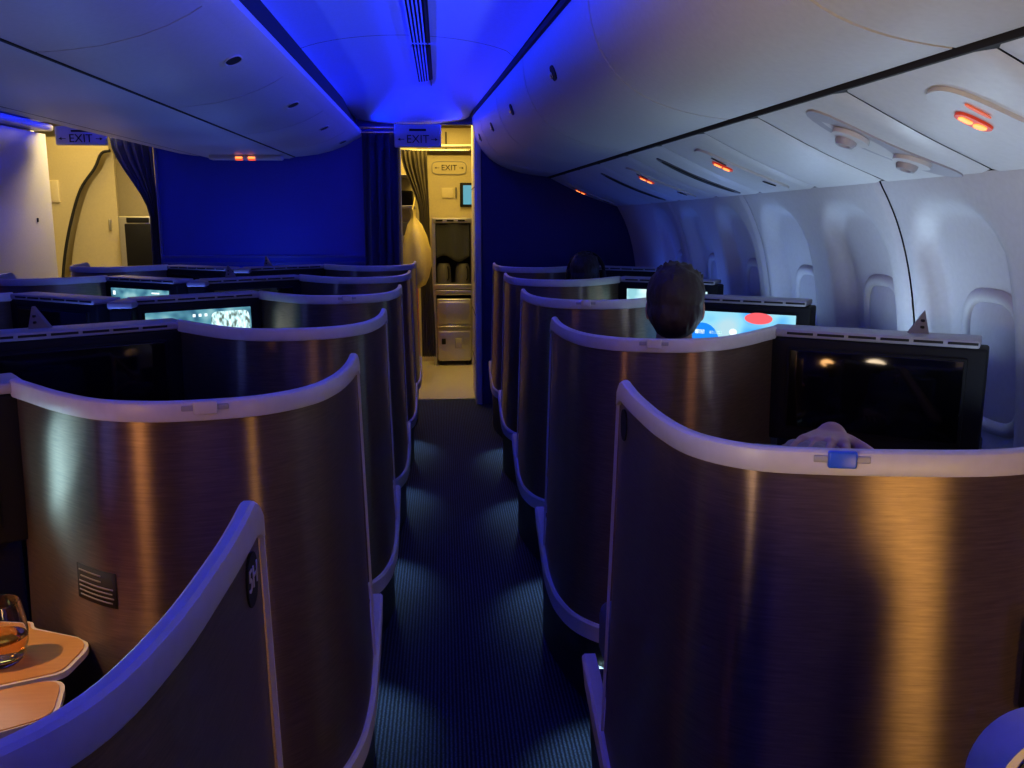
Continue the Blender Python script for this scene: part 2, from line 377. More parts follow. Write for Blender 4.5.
def unit(Y, label, kind):
    t = empty('passenger_service_unit', psu(Y, .5)[0]); o0 = Vector(t.location)
    tag(t, label, 'service panel', 'passenger service units under the window-side bins')
    def part(name, bb, m, par=None):
        for v in bb.bm.verts: v.co -= o0
        return bb.build(name, m, par or t)
    if kind == 'sign':
        part('housing', oval(MB(), Y, .55, .21, .088, -.006, .014), M['bin'])
        s = part('sign_lens', oval(MB(), Y, .42, .046, .026, .004, .006, dy=.035), M['lensred'])
        b = MB(); oval(b, Y, .385, .017, .010, .009, .004, pw=.6, dy=.035); part('seat_belt_symbol', b, M['lith'], s)
        b = MB(); oval(b, Y, .455, .015, .015, .009, .004, pw=.9, dy=.035); part('seat_belt_symbol', b, M['lith'], s)
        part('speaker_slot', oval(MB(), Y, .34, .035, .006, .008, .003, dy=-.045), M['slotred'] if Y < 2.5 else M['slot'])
        part('release_slot', oval(MB(), Y, .78, .03, .010, .008, .003), M['slot'])
    elif kind == 'lights':
        part('housing', oval(MB(), Y, .55, .25, .075, -.012, .016), M['ledge'])
        for tt in (.36, .72):
            part('nozzle_well', oval(MB(), Y, tt, .055, .05, .002, .012, pw=1), M['bin'])
            p, ac, al, nn, L = psu(Y, tt); mt = Matrix((ac, al, nn)).transposed().to_4x4()
            b = MB(); b.lathe([(0, .0), (.030, 0), (.030, .012), (.024, .022), (.016, .022), (.012, .014), (0, .014)], n=20)
            for v in b.bm.verts: v.co = mt @ v.co + p + nn * .008 + Vector((0, .02, 0))
            nz = part('air_nozzle', b, M['ledge'])
    else:
        part('housing', oval(MB(), Y, .55, .22, .05, -.004, .008), M['console'])
        part('slot', oval(MB(), Y, .55, .19, .028, .002, .004), M['slot'])
unit(1.92, 'oval service panel with the largest glowing orange belt sign, under the nearest bin', 'sign')
unit(2.47, 'long oval panel with two round air nozzles and no lit sign', 'lights')
unit(3.60, 'service panel with a glowing red belt sign, between the air nozzles and a dark slot', 'sign')
unit(4.18, 'long dark oval slot panel between two lit belt signs', 'slot')
unit(4.85, 'service panel with a glowing orange belt sign above the dark-haired person', 'sign')
unit(5.5, 'dark oval slot panel beyond the belt sign over the dark-haired person', 'slot')
unit(6.9, 'service panel with the smallest lit belt sign, close to the blue bulkhead', 'sign')

# ------------------------------------------------------------------ sidewall with window reveals
WY = [.62, 1.28, 1.94, 2.60, 3.26, 3.92, 4.58, 5.24, 5.90]
def rb(dx, dz, hx, hz, r):
    qx, qz = abs(dx) - hx + r, abs(dz) - hz + r
    return math.hypot(max(qx, 0), max(qz, 0)) + min(max(qx, qz), 0) - r
def wall_x(Y, z):
    c = LC(Y); dz = max(0, c.z - z); x = c.x + .20 * (1 - math.exp(-dz / .30))
    for w in WY:
        if abs(Y - w) < .5:
            d = rb(Y - w - .04, z - 1.06, .235, .485, .19)
            x += .072 * (1 - sstep(-.045, .008, d)) * (1 - .3 * sstep(1.2, 1.55, z))
    return x
pb = [REAR, -.98, .30, 1.62, 2.955, 4.27, 5.58, BKR - .005]
for i, (a, c) in enumerate(zip(pb, pb[1:])):
    b = MB(); nu = int((c - a) / .022)
    def fn(u, v):
        Y = lerp(a + .006, c - .006, u); z = lerp(LC(Y).z + .004, -.02, v); return Vector((wall_x(Y, z) + .012 * max(0, 1 - min(u, 1 - u) * (c - a) / .012), Y, z))
    b.grid(fn, nu, 78); struct('wall_right', b, M['liner'], smooth=60, recalc=False)
b = MB(); b.grid(lambda u, v: Vector((wall_x(-1.9, lerp(1.75, -.02, v)) + .09, lerp(REAR, BKR, u), lerp(1.75, -.02, v))), 4, 30); struct('wall_right', b, M['gap'], recalc=False)
for i, w in enumerate(WY[2:]):
    t = empty('window_' + str(i + 1), (wall_x(w, 1.06), w, .86)); t['kind'] = 'structure'; o0 = Vector(t.location)
    ring = []
    for k in range(40):
        an = 2 * math.pi * k / 40; cs, sn = math.cos(an), math.sin(an)
        y = .145 * math.copysign(abs(cs) ** .62, cs); z = 1.06 + .205 * math.copysign(abs(sn) ** .62, sn)
        ring.append(Vector((wall_x(w + y, z) + .006, w + y, z)) - o0)
    b = MB(); b.tube(ring, .024, 10, True); b.build('window_frame', M['liner'], t)
    b = MB()
    def fn(u, v):
        y = lerp(-.14, .14, u); z = lerp(.86, 1.26, v); return Vector((wall_x(w, z) - .012 - .010 * math.cos(y / .14 * 1.4) , w + y, z)) - o0
    vs = MB()
    c0 = Vector((wall_x(w, 1.06) - .022, w, 1.06)) - o0
    cen = vs.bm.verts.new(c0); rings = []
    for f_ in (.5, .85, 1.0):
        rr = []
        for k in range(40):
            an = 2 * math.pi * k / 40; cs, sn = math.cos(an), math.sin(an)
            y = f_ * .142 * math.copysign(abs(cs) ** .62, cs); z = 1.06 + f_ * .202 * math.copysign(abs(sn) ** .62, sn)
            rr.append(vs.bm.verts.new(Vector((wall_x(w + y, z) - .022 + .024 * f_ ** 3, w + y, z)) - o0))
        rings.append(rr)
    for k in range(40):
        vs.bm.faces.new((cen, rings[0][k], rings[0][(k + 1) % 40]))
        for a_, c_ in zip(rings, rings[1:]): vs.bm.faces.new((a_[k], c_[k], c_[(k + 1) % 40], a_[(k + 1) % 40]))
    vs.build('window_shade', M['shade'], t)

# ------------------------------------------------------------------ centre overhead bins (over the middle seats)
CP = [(-.603, 2.140), (-.606, 2.118), (-.630, 2.098), (-.664, 2.080)]
CD = [(-.664, 2.080), (-.70, 2.058), (-.76, 2.028), (-.84, 1.998), (-.95, 1.970), (-1.06, 1.955), (-1.128, 1.950)]
def mir(p, s): return p if s > 0 else [(2 * CX - x, z) for x, z in p]
ce = [-2.5, -1.1, .15, 1.42, 2.74, 4.05, 5.33, 6.55, BK - .01]
cl = {0: -1.9, 1: -.4, 2: .85, 3: 2.1, 4: 3.41, 5: 4.71, 6: 5.92, 7: 7.0}
for s in (1, -1):
    b = MB(); pr = mir(CP, s); pr = pr + [(pr[-1][0], 2.2), (pr[0][0], 2.2)] if False else pr + [(pr[-1][0] , pr[-1][1] + .05), (pr[0][0], pr[0][1])][:1]
    b.sweep([(x, z) for x, z in pr], [(Vector((0, y, 0)), Vector((1, 0, 0)), Vector((0, 0, 1))) for y in (REAR, BK)]); struct('trim_' + ('5' if s > 0 else '6'), b, M['bin'])
    nm = ['rearmost over the middle seats', 'second from the rear over the middle seats', 'above the viewer over the middle seats', 'with the curved end seam at the upper left',
          'whose latch is the largest on the left', 'whose latch is second largest on the left', 'whose latch is third along the middle row', 'touching the blue centre bulkhead']
    for i, (a, c) in enumerate(zip(ce, ce[1:])):
        t = empty('overhead_bin', (CX + s * .4, (a + c) / 2, 1.95)); o0 = Vector(t.location)
        side = 'aisle-side' if s > 0 else 'far-side'
        tag(t, f'{side} grey-blue overhead bin {nm[i]}', 'overhead bin', 'overhead bins above the middle seats')
        pr = mir(CD, s); pr = pr + [(pr[-1][0], 2.2), (pr[0][0], 2.2)]
        b = MB(); b.sweep([(x - o0.x, z - o0.z) for x, z in pr], [(Vector((0, y - o0.y, 0)), Vector((1, 0, 0)), Vector((0, 0, 1))) for y in (a + .005, c - .005)])
        b.build('bin_door', M['bin'], t)
        p, q = [Vector((x, 0, z)) for x, z in mir(CD, s)[1:3]]; tan = (q - p).normalized(); n = Vector((tan.z, 0, -tan.x)); n = n if n.z < 0 else -n
        m0 = at((p + q) / 2, cl[i]) - o0; pts = []
        for k in range(20):
            an = 2 * math.pi * k / 20; pts.append(m0 + tan * .030 * math.cos(an) + Vector((0, .055 * math.copysign(abs(math.sin(an)) ** .7, math.sin(an)), 0)) - n * .004)
        b = MB(); b.prism(pts, n * .007); lt = b.build('latch', M['slot'], t)
        b = MB(); b.tube([v + n * .006 for v in pts], .0035, 6, True); b.build('latch_rim', M['bin'], lt)
b = MB(); b.sweep([(-.34, .0), (-.3, -.012), (.3, -.012), (.34, 0), (.34, .03), (-.34, .03)], [(Vector((CX, y, 1.948)), Vector((1, 0, 0)), Vector((0, 0, 1))) for y in (REAR, BK - .01)]); struct('trim_7', b, M['bin'])
for s in (1, -1):
    b = MB(); b.box((CX + s * .343, (REAR + BK) / 2, 1.956), (.012, BK - REAR - .02, .02)); struct('trim_' + ('8' if s > 0 else '9'), b, M['gap'])
t = empty('seat_belt_sign', (-1.415, 6.85, 1.936)); tag(t, 'small lit sign box with two glowing symbols under the middle bins', 'sign')
b = MB(); b.box((0, .03, -.018), (.52, .1, .036), .012); b.build('sign_box', M['bin'], t)
for k, x in enumerate((-.045, .045)):
    b = MB(); b.box((x, -.022, -.022), (.05, .006, .014), .003); b.build('lit_symbol', M['lith'], t)
    b = MB(); b.box((x, -.01, -.038), (.05, .03, .004), .002); b.build('lit_symbol', M['lit'], t)

# ------------------------------------------------------------------ bulkheads, closets, doors
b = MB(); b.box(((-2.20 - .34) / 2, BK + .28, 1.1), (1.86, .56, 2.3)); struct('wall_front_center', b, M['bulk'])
b = MB()
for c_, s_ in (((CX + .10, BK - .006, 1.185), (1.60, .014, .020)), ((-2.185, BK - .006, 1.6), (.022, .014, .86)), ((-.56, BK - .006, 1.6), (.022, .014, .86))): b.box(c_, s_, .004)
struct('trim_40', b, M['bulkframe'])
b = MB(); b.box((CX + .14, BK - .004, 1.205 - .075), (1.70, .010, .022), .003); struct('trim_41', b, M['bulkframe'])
XR = .268
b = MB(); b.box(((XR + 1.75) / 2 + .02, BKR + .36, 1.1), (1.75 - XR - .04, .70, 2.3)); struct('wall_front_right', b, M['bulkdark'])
b = MB(); b.box((XR + .012, BKR + .36, 1.1), (.05, .74, 2.3), .012); struct('trim_42', b, M['white'])
for k, z in enumerate((.33, .72, 1.72)):
    b = MB(); b.box((XR - .0135, BKR + .36, z), (.004, .70, .006)); struct('trim_' + str(43 + k), b, M['gap'])
b = MB(); b.box((XR - .012, BKR + .16, 1.02), (.012, .03, .08), .005); o = b.build('door_latch', M['metal']); tag(o, 'small metal latch on the pale panel edge right of the galley doorway', 'latch')
b = MB(); b.box((-3.05, 6.35, 1.05), (.1, 1.95, 2.12)); struct('wall_left', b, M['white'])
b = MB(); b.box((-2.996, 7.05, 1.47), (.008, .02, .03), .003); o = b.build('wall_button', M['ink']); tag(o, 'tiny dark stud on the pale closet wall across the left aisle', 'stud')
b = MB(); b.box((-2.98, 6.6, 2.15), (.16, 1.3, .05), .02); struct('trim_46', b, M['bin'])
b = MB(); b.box((-4.1, 2.3, 1.1), (.08, 10, 2.4)); struct('wall_left', b, M['liner'])
b = MB(); b.box((-1.1, REAR - .05, 1.1), (6.4, .08, 2.5)); struct('wall_back', b, M['white'])
b = MB(); b.box((-3.6, 7.34, 1.1), (1.0, .06, 2.4)); struct('wall_left', b, M['white'])
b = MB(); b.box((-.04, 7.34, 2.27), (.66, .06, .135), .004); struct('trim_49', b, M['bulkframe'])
# galley room beyond
b = MB(); b.box((-1.4, 9.8, 1.2), (6.6, .08, 2.6)); struct('wall_galley', b, M['beige'])
b = MB(); b.box((1.2, 8.6, 1.2), (.08, 2.4, 2.6)); struct('wall_galley', b, M['beige'])
b = MB(); b.box((-4.5, 8.6, 1.2), (.08, 2.6, 2.6)); struct('wall_galley', b, M['beige'])
b = MB(); b.box((-1.4, 8.6, 2.42), (6.6, 2.5, .05)); struct('ceiling_galley', b, M['beige'])
b = MB(); b.box((.05, 9.3, 2.26), (1.2, .03, .20)); struct('wall_galley', b, M['beige'])
b = MB(); b.box((.05, 8.95, 2.16), (1.2, .04, .03), .008); struct('trim_47', b, M['metal'])
b = MB(); b.box((.05, 9.275, 2.24), (.012, .02, .16)); struct('trim_48', b, M['gap'])
b = MB(); b.box((.06, 9.40, 1.0), (.98, .04, 2.2)); struct('wall_galley', b, M['beige'])
# left door beyond the left aisle
b = MB(); b.box((-3.4, 9.25, 1.1), (1.9, .06, 2.3)); struct('wall_galley', b, M['beige'])
t = empty('door_1', (-3.4, 8.7, 0)); t['kind'] = 'structure'
pl = catmull([(-3.02, 2.085), (-3.10, 2.06), (-3.17, 1.93), (-3.31, 1.74), (-3.42, 1.45), (-3.51, 1.1), (-3.56, .7), (-3.58, 0.02)], 6) if False else catmull([(-3.02, 2.085, 0), (-3.10, 2.06, 0), (-3.17, 1.93, 0), (-3.31, 1.74, 0), (-3.42, 1.45, 0), (-3.51, 1.1, 0), (-3.56, .7, 0), (-3.58, .02, 0)], 6)
b = MB(); b.prism([(p.x + 3.4, 0, p.y) for p in pl] + [(-.62, 0, .02), (-.62, 0, 2.2), (.38, 0, 2.2)], (0, .06, 0)); b.build('door_frame', M['beige'], t)
b = MB(); b.tube([(p.x + 3.4 + .012, .01, p.y) for p in pl], .014, 8); b.build('door_seal', M['gap'], t)
b = MB(); b.prism([(p.x + 3.4 + .03, .14, p.y) for p in pl] + [(.37, .14, .02), (.37, .14, 2.085)], (0, .05, 0)); dl = b.build('door_panel', M['beige'], t)
b = MB(); b.box((-.13, -.01, 1.72), (.10, .03, .20), .01); b.build('hinge_cover', M['cream'], t)
b = MB(); b.box((.30, .12, 1.42), (.02, .03, .10), .006); b.build('door_handle', M['metal'], t)
t = empty('galley_cart', (-2.80, 8.62, 0)); tag(t, 'grey galley cart with a black front, seen past the left curtain', 'cart')
b = MB(); b.box((0, .15, .75), (.32, .3, 1.5), .015); b.build('body', M['metal'], t)
b = MB(); b.box((.02, -.008, 1.22), (.24, .02, .42), .01); b.build('door', M['dark'], t)
b = MB(); b.box((.02, -.008, 1.462), (.20, .02, .045), .006); b.build('vent_slot', M['dark'], t)

# exit signs
def exit_sign(x, y, z, w, h, mplate, label, small, ts):
    t = empty('exit_sign', (x, y, z)); tag(t, label, 'exit sign')
    if small:
        b = MB(); pts = []
        for k in range(32):
            an = 2 * math.pi * k / 32; cs, sn = math.cos(an), math.sin(an); pts.append((w / 2 * math.copysign(abs(cs) ** .35, cs), 0, h / 2 * math.copysign(abs(sn) ** .55, sn)))
        b.prism(pts, (0, .01, 0)); b.build('plate', mplate, t)
        b = MB(); b.tube([(p[0], -.001, p[2]) for p in pts], .004, 6, True); b.build('rim', M['ledge'], t)
    else:
        b = MB(); b.box((0, .02, 0), (w, .04, h), .012); b.build('plate', mplate, t)
        b = MB(); b.box((0, -.001, h * .24), (w * .36, .004, h * .10), .001); b.build('small_print_line', M['plate'], t)
    rot = Matrix.Translation((0, -.003, -h * .16 if not small else 0)) @ Matrix.Rotation(R(90), 4, 'X')
    text_mesh('EXIT', ts, .002, 'lettering', M['ink'], rot, t)
    for s in (-1, 1):
        xx = s * w * .37; zz = -h * .16 if not small else 0; a = ts * .5
        b = MB(); b.prism([(xx - s * a * .7, -.004, zz - .05 * a), (xx - s * a * .7, -.004, zz + .05 * a), (xx + s * a * .0, -.004, zz + .05 * a), (xx, -.004, zz + .26 * a), (xx + s * a * .5, -.004, zz), (xx, -.004, zz - .26 * a), (xx, -.004, zz - .05 * a)], (0, .003, 0)); b.build('arrow', M['ink'], t)
exit_sign(-.176, 7.11, 2.10, .355, .175, M['sign'], 'blue-lit exit sign hanging over the galley doorway', False, .085)
exit_sign(-2.686, 7.18, 2.09, .375, .140, M['sign'], 'blue-lit exit sign hanging over the far left aisle', False, .085)
exit_sign(.078, 9.37, 1.977, .345, .125, M['beige'], 'cream pill-shaped exit sign on the galley wall', True, .078)

# curtains
def curtain(name, top, bot, folds, amp, z0, z1, label, m, mid=None):
    """top/bot: (x0,x1) at z1/z0, mid=(t, x0, x1) gathers"""
    b = MB(); n = folds * 8
    def ext(v):
        if mid is None: return lerp(bot[0], top[0], v), lerp(bot[1], top[1], v)
        t, a, c = mid
        if v > t: k = sstep(0, 1, (v - t) / (1 - t)); return lerp(a, top[0], k), lerp(c, top[1], k)
        k = sstep(0, 1, (t - v) / t); return lerp(a, bot[0], k), lerp(c, bot[1], k)
    def side(off):
        def f(u, v):
            x0, x1 = ext(v); w = abs(x1 - x0); return Vector((lerp(x0, x1, u), off + amp * min(1, w / .2) * math.sin(u * folds * 2 * math.pi + .4 * math.sin(v * 5)) + .3 * amp * math.sin(u * folds * 4.7 * math.pi), lerp(z0, z1, v)))
        return f
    b.grid(side(0), n, 24); o = b.build(name, m, None, 80, False)
    sd = o.modifiers.new('cloth thickness', 'SOLIDIFY'); sd.thickness = .006
    tag(o, label, 'curtain'); return o
o = curtain('curtain', (-.60, -.315), (-.60, -.325), 4, .028, .02, 2.12, 'navy curtain gathered at the right end of the centre bulkhead', M['curtain']); o.location.y = 7.20
o = curtain('curtain', (-2.53, -2.215), (-2.30, -2.215), 5, .014, .02, 2.10, 'navy curtain swept back beside the far left aisle', M['curtain'], (.70, -2.27, -2.21)); o.location.y = 7.34
o = curtain('curtain', (-.355, -.125), (-.195, -.07), 6, .03, .215, 2.07, 'grey-brown galley curtain tied back beside the yellow bag', M['curtaing'], (.70, -.20, -.115)); o.location.y = 8.3
b = MB(); b.tube([(-.62, 7.16, 2.16), (-.36, 7.16, 2.16)], .010); o = b.build('curtain_rail', M['steel']); tag(o, 'upper short chrome rail at the top of the doorway curtain', 'rail', 'chrome rails over the doorway curtain')
b = MB(); b.tube([(-.62, 7.155, 2.125), (-.36, 7.155, 2.125)], .010); o = b.build('curtain_rail', M['steel']); tag(o, 'lower short chrome rail at the top of the doorway curtain', 'rail', 'chrome rails over the doorway curtain')
b = MB(); b.tube([(-.36, 8.3, 2.075), (.26, 8.3, 2.075)], .010); o = b.build('curtain_rail', M['steel']); tag(o, 'thin rail carrying the grey-brown galley curtain', 'rail')
# yellow bag
b = MB()
pr = [(.0, .02), (.05, .0), (.105, .03), (.125, .10), (.130, .20), (.122, .34), (.098, .46), (.06, .56), (.018, .62), (.022, .66), (.03, .69), (0, .68)]
b.lathe(pr, n=36)
for v in b.bm.verts:
    a = math.atan2(v.co.y, v.co.x); r = math.hypot(v.co.x, v.co.y)
    k = 1 + .10 * math.sin(a * 5 + v.co.z * 6) + .10 * mnoise.noise(v.co * 14); v.co.x *= k; v.co.y *= k; v.co.x += .03 * math.sin(v.co.z * 4) - .02
o = b.build('hanging_bag', M['bag'], None, 60); o.location = (-.245, 8.10, .865); tag(o, 'crumpled yellow plastic bag hanging in the galley doorway', 'bag')
b = MB(); b.tube([(-.262, 8.10, 1.54), (-.25, 8.17, 1.60), (-.24, 8.27, 1.66)], .006); o = b.build('bag_tie', M['bag']); tag(o, 'twisted yellow tie holding up the rubbish bag', 'tie')
b = MB(); b.box((-.40, 8.72, .50), (.32, .5, 1.0), .01); o = b.build('galley_locker', M['orange']); tag(o, 'orange lit locker side behind the hanging yellow bag', 'locker')
t = empty('galley_shelf', (-.42, 8.72, 1.0)); tag(t, 'dim galley shelves with brown and grey boxes left of the tied curtain', 'shelves')
b = MB(); b.box((0, .2, .8), (.36, .05, 1.6)); b.build('back_panel', M['beige'], t)
for k, z in enumerate((.02, .30, .58, .86)):
    b = MB(); b.box((0, 0, z), (.34, .40, .03), .006); b.build('shelf', M['metal'], t)
for k, (z, h, m) in enumerate(((.11, .14, 'curtaing'), (.385, .12, 'console'), (.665, .13, 'dark'))):
    b = MB(); b.box((.02, 0, z), (.26, .34, h), .01); b.build('box', M[m], t)
for k, z in enumerate((.98, 1.03, 1.08)):
    b = MB(); b.box((.1, .17, z), (.016, .02, .016), .004); b.build('indicator', M['amber'], t)

# galley trolley stack
t = empty('galley_unit', (.10, 9.1, 0)); tag(t, 'metal galley unit with an open dark bay above a trolley', 'galley unit')
b = MB()
b.box((-.185, .14, .74), (.03, .28, 1.48)); b.build('side_panel', M['metal'], t)
b = MB(); b.box((.20, .14, .74), (.03, .28, 1.48)); b.build('side_panel', M['metal'], t)
b = MB(); b.box((.008, .27, .75), (.36, .03, 1.46)); b.build('back_panel', M['slot'], t)
b = MB(); b.box((.008, .13, 1.455), (.40, .28, .05), .006); tp = b.build('top_rail', M['metal'], t)
for k, x in enumerate((-.13, -.02, .09)):
    b = MB(); b.box((x, -.016, 1.455), (.07, .012, .018), .004); b.build('latch', M['dark'], tp)
b = MB(); b.box((.008, .13, .80), (.40, .28, .05), .006); b.build('shelf', M['metal'], t)
b = MB(); b.box((.008, .13, .74), (.37, .26, .05), .006); b.build('drawer_front', M['metal'], t)
t2 = empty('galley_trolley', (.10, 9.07, 0)); tag(t2, 'grey metal trolley with a small latch parked low in the galley', 'trolley')
b = MB(); b.box((.008, .13, .37), (.345, .24, .62), .012); b.build('body', M['metal'], t2)
b = MB(); b.box((.008, .005, .20), (.32, .015, .30), .006); d = b.build('door', M['metal'], t2)
b = MB(); b.box((-.10, -.006, .25), (.04, .012, .06), .005); b.build('latch', M['dark'], d)
b = MB(); b.box((.05, -.006, .23), (.07, .01, .10), .005); b.build('label_plate', M['ledge'], d)
b = MB(); b.box((.008, .0, .40), (.33, .018, .012), .004); b.build('rail', M['steel'], t2)
b = MB(); b.box((.008, .0, .54), (.32, .015, .22), .006); b.build('door', M['metal'], t2)
for sx in (-.13, .14):
    b = MB(); b.lathe([(0, -.015), (.026, -.015), (.03, 0), (.026, .015), (0, .015)], n=16)
    for v in b.bm.verts: v.co = Vector((v.co.z, v.co.x, v.co.y)) + Vector((sx, .05, .031))
    b.build('caster', M['dark'], t2)
# dark cloth in upper bay, two dark canisters
b = MB(); b.grid(lambda u, v: Vector((lerp(-.062, .268, u), 9.115 + .012 * math.sin(u * 9), lerp(1.08 + .03 * math.sin(u * 7), 1.425, v))), 20, 12)
o = b.build('cloth', M['seat'], None, 80, False); sd = o.modifiers.new('thickness', 'SOLIDIFY'); sd.thickness = .02; o.data.materials[0] = mat('charcoal cloth', build=b_fabric((.025, .028, .04), (.045, .05, .065)), rough=.9)
tag(o, 'charcoal cloth hung across the upper bay of the galley unit', 'cloth')
for k, x in enumerate((.01, .20)):
    t = empty('coffee_pot', (x, 9.2, .826)); tag(t, ('left' if k == 0 else 'right') + ' dark metal pot on the galley unit shelf', 'pot', 'dark pots in the galley bay')
    b = MB(); b.lathe([(0, 0), (.07, 0), (.075, .02), (.07, .16), (.055, .20), (0, .205)], n=24); b.build('body', M['console'], t)
    b = MB(); b.tube([(.04, -.06, .17), (.05, -.105, .15), (.05, -.105, .06), (.04, -.07, .04)], .008); b.build('handle', M['dark'], t)
t = empty('wall_monitor', (.26, 9.36, 1.71)); tag(t, 'small lit blue monitor on the galley wall beside the doorway edge', 'monitor')
b = MB(); b.box((0, 0, 0), (.15, .03, .24), .006); b.build('case', M['dark'], t)
b = MB(); b.box((.012, -.016, 0), (.11, .004, .19)); b.build('screen', M['monitor'], t)
t = empty('notice', (.06, 9.372, 1.73)); tag(t, 'faint pale notice plate on the galley wall below the exit sign', 'notice')
b = MB(); b.box((0, 0, 0), (.12, .012, .10), .003); b.build('plate', M['cream'], t)
b = MB(); b.box((.085, -.002, 0), (.012, .02, .11), .003); b.build('switch', M['console'], t)

# ------------------------------------------------------------------ seat pods
ZT = 1.188
def pod_curve(sx, deep):
    if deep: P = [(0, 0), (-.002, -.09), (-.002, -.19), (.003, -.33), (.025, -.445), (.085, -.518), (.18, -.548), (.29, -.565), (.39, -.572), (.47, -.555), (.56, -.49), (.64, -.40), (.70, -.335)]
    else: P = [(0, 0), (-.001, -.09), (.002, -.18), (.014, -.30), (.045, -.41), (.11, -.490), (.20, -.527), (.29, -.535), (.38, -.508), (.47, -.435), (.55, -.35), (.61, -.285)]
    return [Vector((p.x * sx, p.y, 0)) for p in catmull([(x, y, 0) for x, y in P], 7)]
def frames(path, z=0.0):
    out = []
    for i, p in enumerate(path):
        t = (path[min(i + 1, len(path) - 1)] - path[max(i - 1, 0)]).normalized()
        n = Vector((t.y, -t.x, 0))
        out.append([p + Vector((0, 0, z)), n, t])
    # outward = away from the seat side
    mid = sum((p for p in path), Vector()) / len(path) + Vector((0, .25, 0))
    k = len(out) // 2
    if (out[k][0] - mid).dot(out[k][1]) < 0:
        for f in out: f[1] = -f[1]
    return out
ZZ = Vector((0, 0, 1))
def low_z(s):                                             # height of the swooping lower trim along the path, s in 0..1
    return .385 + .095 * (1 - sstep(0, .38, s))
PROTO = {}
def pod_meshes(sx, deep):
    key = (sx, deep)
    if key in PROTO: return PROTO[key]
    D = {}
    path = pod_curve(sx, deep); F = frames(path); n = len(F)
    acc = [0.0]
    for i in range(1, n): acc.append(acc[-1] + (path[i] - path[i - 1]).length)
    # shell: tall curved panel, flaring slightly towards the bottom, lower edge swooping
    b = MB()
    ext = [Vector((0.004 * sx, .24, 0)), Vector((.002 * sx, .16, 0)), Vector((0, .08, 0))]
    def cap(i): return ZT - .036
    b.sweep(lambda i: [(0, cap(i)), (.004, .9), (.012, .6), (.021, .385), (.009, .385), (.0, .6), (-.007, .9), (-.010, cap(i))], [(f[0], f[1], ZZ) for f in F]); D['shell'] = b.mesh('shell', M['shell'], 50)
    # top trim, rounded down over the tip
    def tp(i):
        s = acc[i]; z1 = ZT + .010 * max(0, 1 - s / .22) ** 2 - .026 * max(0, 1 - s / .05) ** 2; z0 = ZT - .036 - .016 * max(0, 1 - s / .05) ** 2
        return [(.003, z0), (.0075, z0 + .0015), (.0085, z0 + .004), (.0080, z1 - .009), (.0065, z1 - .004), (.0025, z1 - .0008), (-.002, z1), (-.006, z1), (-.009, z1 - .002), (-.011, z1 - .007), (-.011, z0)]
    b = MB(); b.sweep(tp, [(f[0], f[1], ZZ) for f in F]); D['top_trim'] = b.mesh('top_trim', M['trim'], 28)
    b = MB(); P0 = F[0]
    b.sweep(lambda i: [(.0065 + .02 * (1 - i / 12), -.001), (.0065 + .02 * (1 - i / 12), .004), (.001 + .02 * (1 - i / 12), .004), (.001 + .02 * (1 - i / 12), -.001)], [(Vector((P0[0].x, P0[0].y, lerp(.385, ZT - .034, i / 12))), P0[1], Vector((0, 1, 0))) for i in range(13)])
    D['edge_strip'] = b.mesh('edge_strip', M['trim'], 50)
    # lower body + trim path: extends forward of the tip along the aisle
    low = [Vector((.006 * sx, .26, 0)), Vector((.004 * sx, .20, 0)), Vector((.002 * sx, .12, 0)), Vector((0, .05, 0))] + path[2:]
    FL = frames(low); m = len(FL); al = [0.0]
    for i in range(1, m): al.append(al[-1] + (low[i] - low[i - 1]).length)
    def lt(i):
        z = low_z(al[i] / al[-1] * 1.0); h = .054 * min(1, .35 + al[i] / .06)
        return [(.020, z - h), (.032, z - h + .004), (.032, z - .006), (.026, z), (.0, z), (.0, z - h)]
    b = MB(); b.sweep(lt, [(f[0], f[1], ZZ) for f in FL]); D['lower_trim'] = b.mesh('lower_trim', M['trim'], 28)
    def bs(i):
        z = low_z(al[i] / al[-1]) - .04; k = sstep(.0, .5, al[i] / al[-1])
        o0 = .016; o1 = lerp(.0, -.10, k)
        return [(o0, z), (lerp(o0, o1, .45), z * .62), (o1, z * .3), (o1, .0), (-.16, .0), (-.16, z)]
    b = MB(); b.sweep(bs, [(f[0], f[1], ZZ) for f in FL]); D['base'] = b.mesh('base', M['base'], 50)
    # monitor housing, angled towards the seat behind
    dx_ = .10 if deep else 0
    TL, TR = Vector(((.61 + dx_) * sx, -.30 - dx_ * .3, 0)), Vector(((1.06 + dx_ * .6) * sx, -.60, 0)); u = (TR - TL).normalized(); nn = Vector((u.y, -u.x, 0)); nn = nn if nn.y < 0 else -nn
    W = (TR - TL).length
    def bx(bb, a, c, z0, z1, d0, d1, bev=.006):
        x = (a + c) / 2; mt = Matrix((u * (1), -nn, ZZ)).transposed().to_4x4()
        cen = TL + u * x - nn * ((d0 + d1) / 2) + ZZ * ((z0 + z1) / 2)
        if mt.determinant() < 0: mt = Matrix((-u, -nn, ZZ)).transposed().to_4x4()
        return bb.box(cen, (abs(c - a), abs(d1 - d0), abs(z1 - z0)), bev, mt)
    b = MB(); bx(b, -.02, W, .86, ZT - .028, 0, .11, .008); D['monitor_housing'] = b.mesh('monitor_housing', M['dark'])
    D['bezel'] = bx(MB(),   .035, W - .045, .895, ZT - .055, -.006, .006, .004).mesh('bezel', M['dark'])
    D['screen'] = bx(MB(), .043, W - .053, .905, ZT - .062, -.009, .0, .002)
    # light ledge on top with slots
    D['ledge'] = bx(MB(), -.03, W - .02, ZT - .028, ZT - .006, -.002, .13, .006).mesh('ledge', M['ledge'])
    D['slots'] = [bx(MB(), .03 + k * .083, .03 + k * .083 + .072, ZT - .0195, ZT - .0125, -.0035, .01, .001).mesh('slot', M['slot']) for k in range(6)]
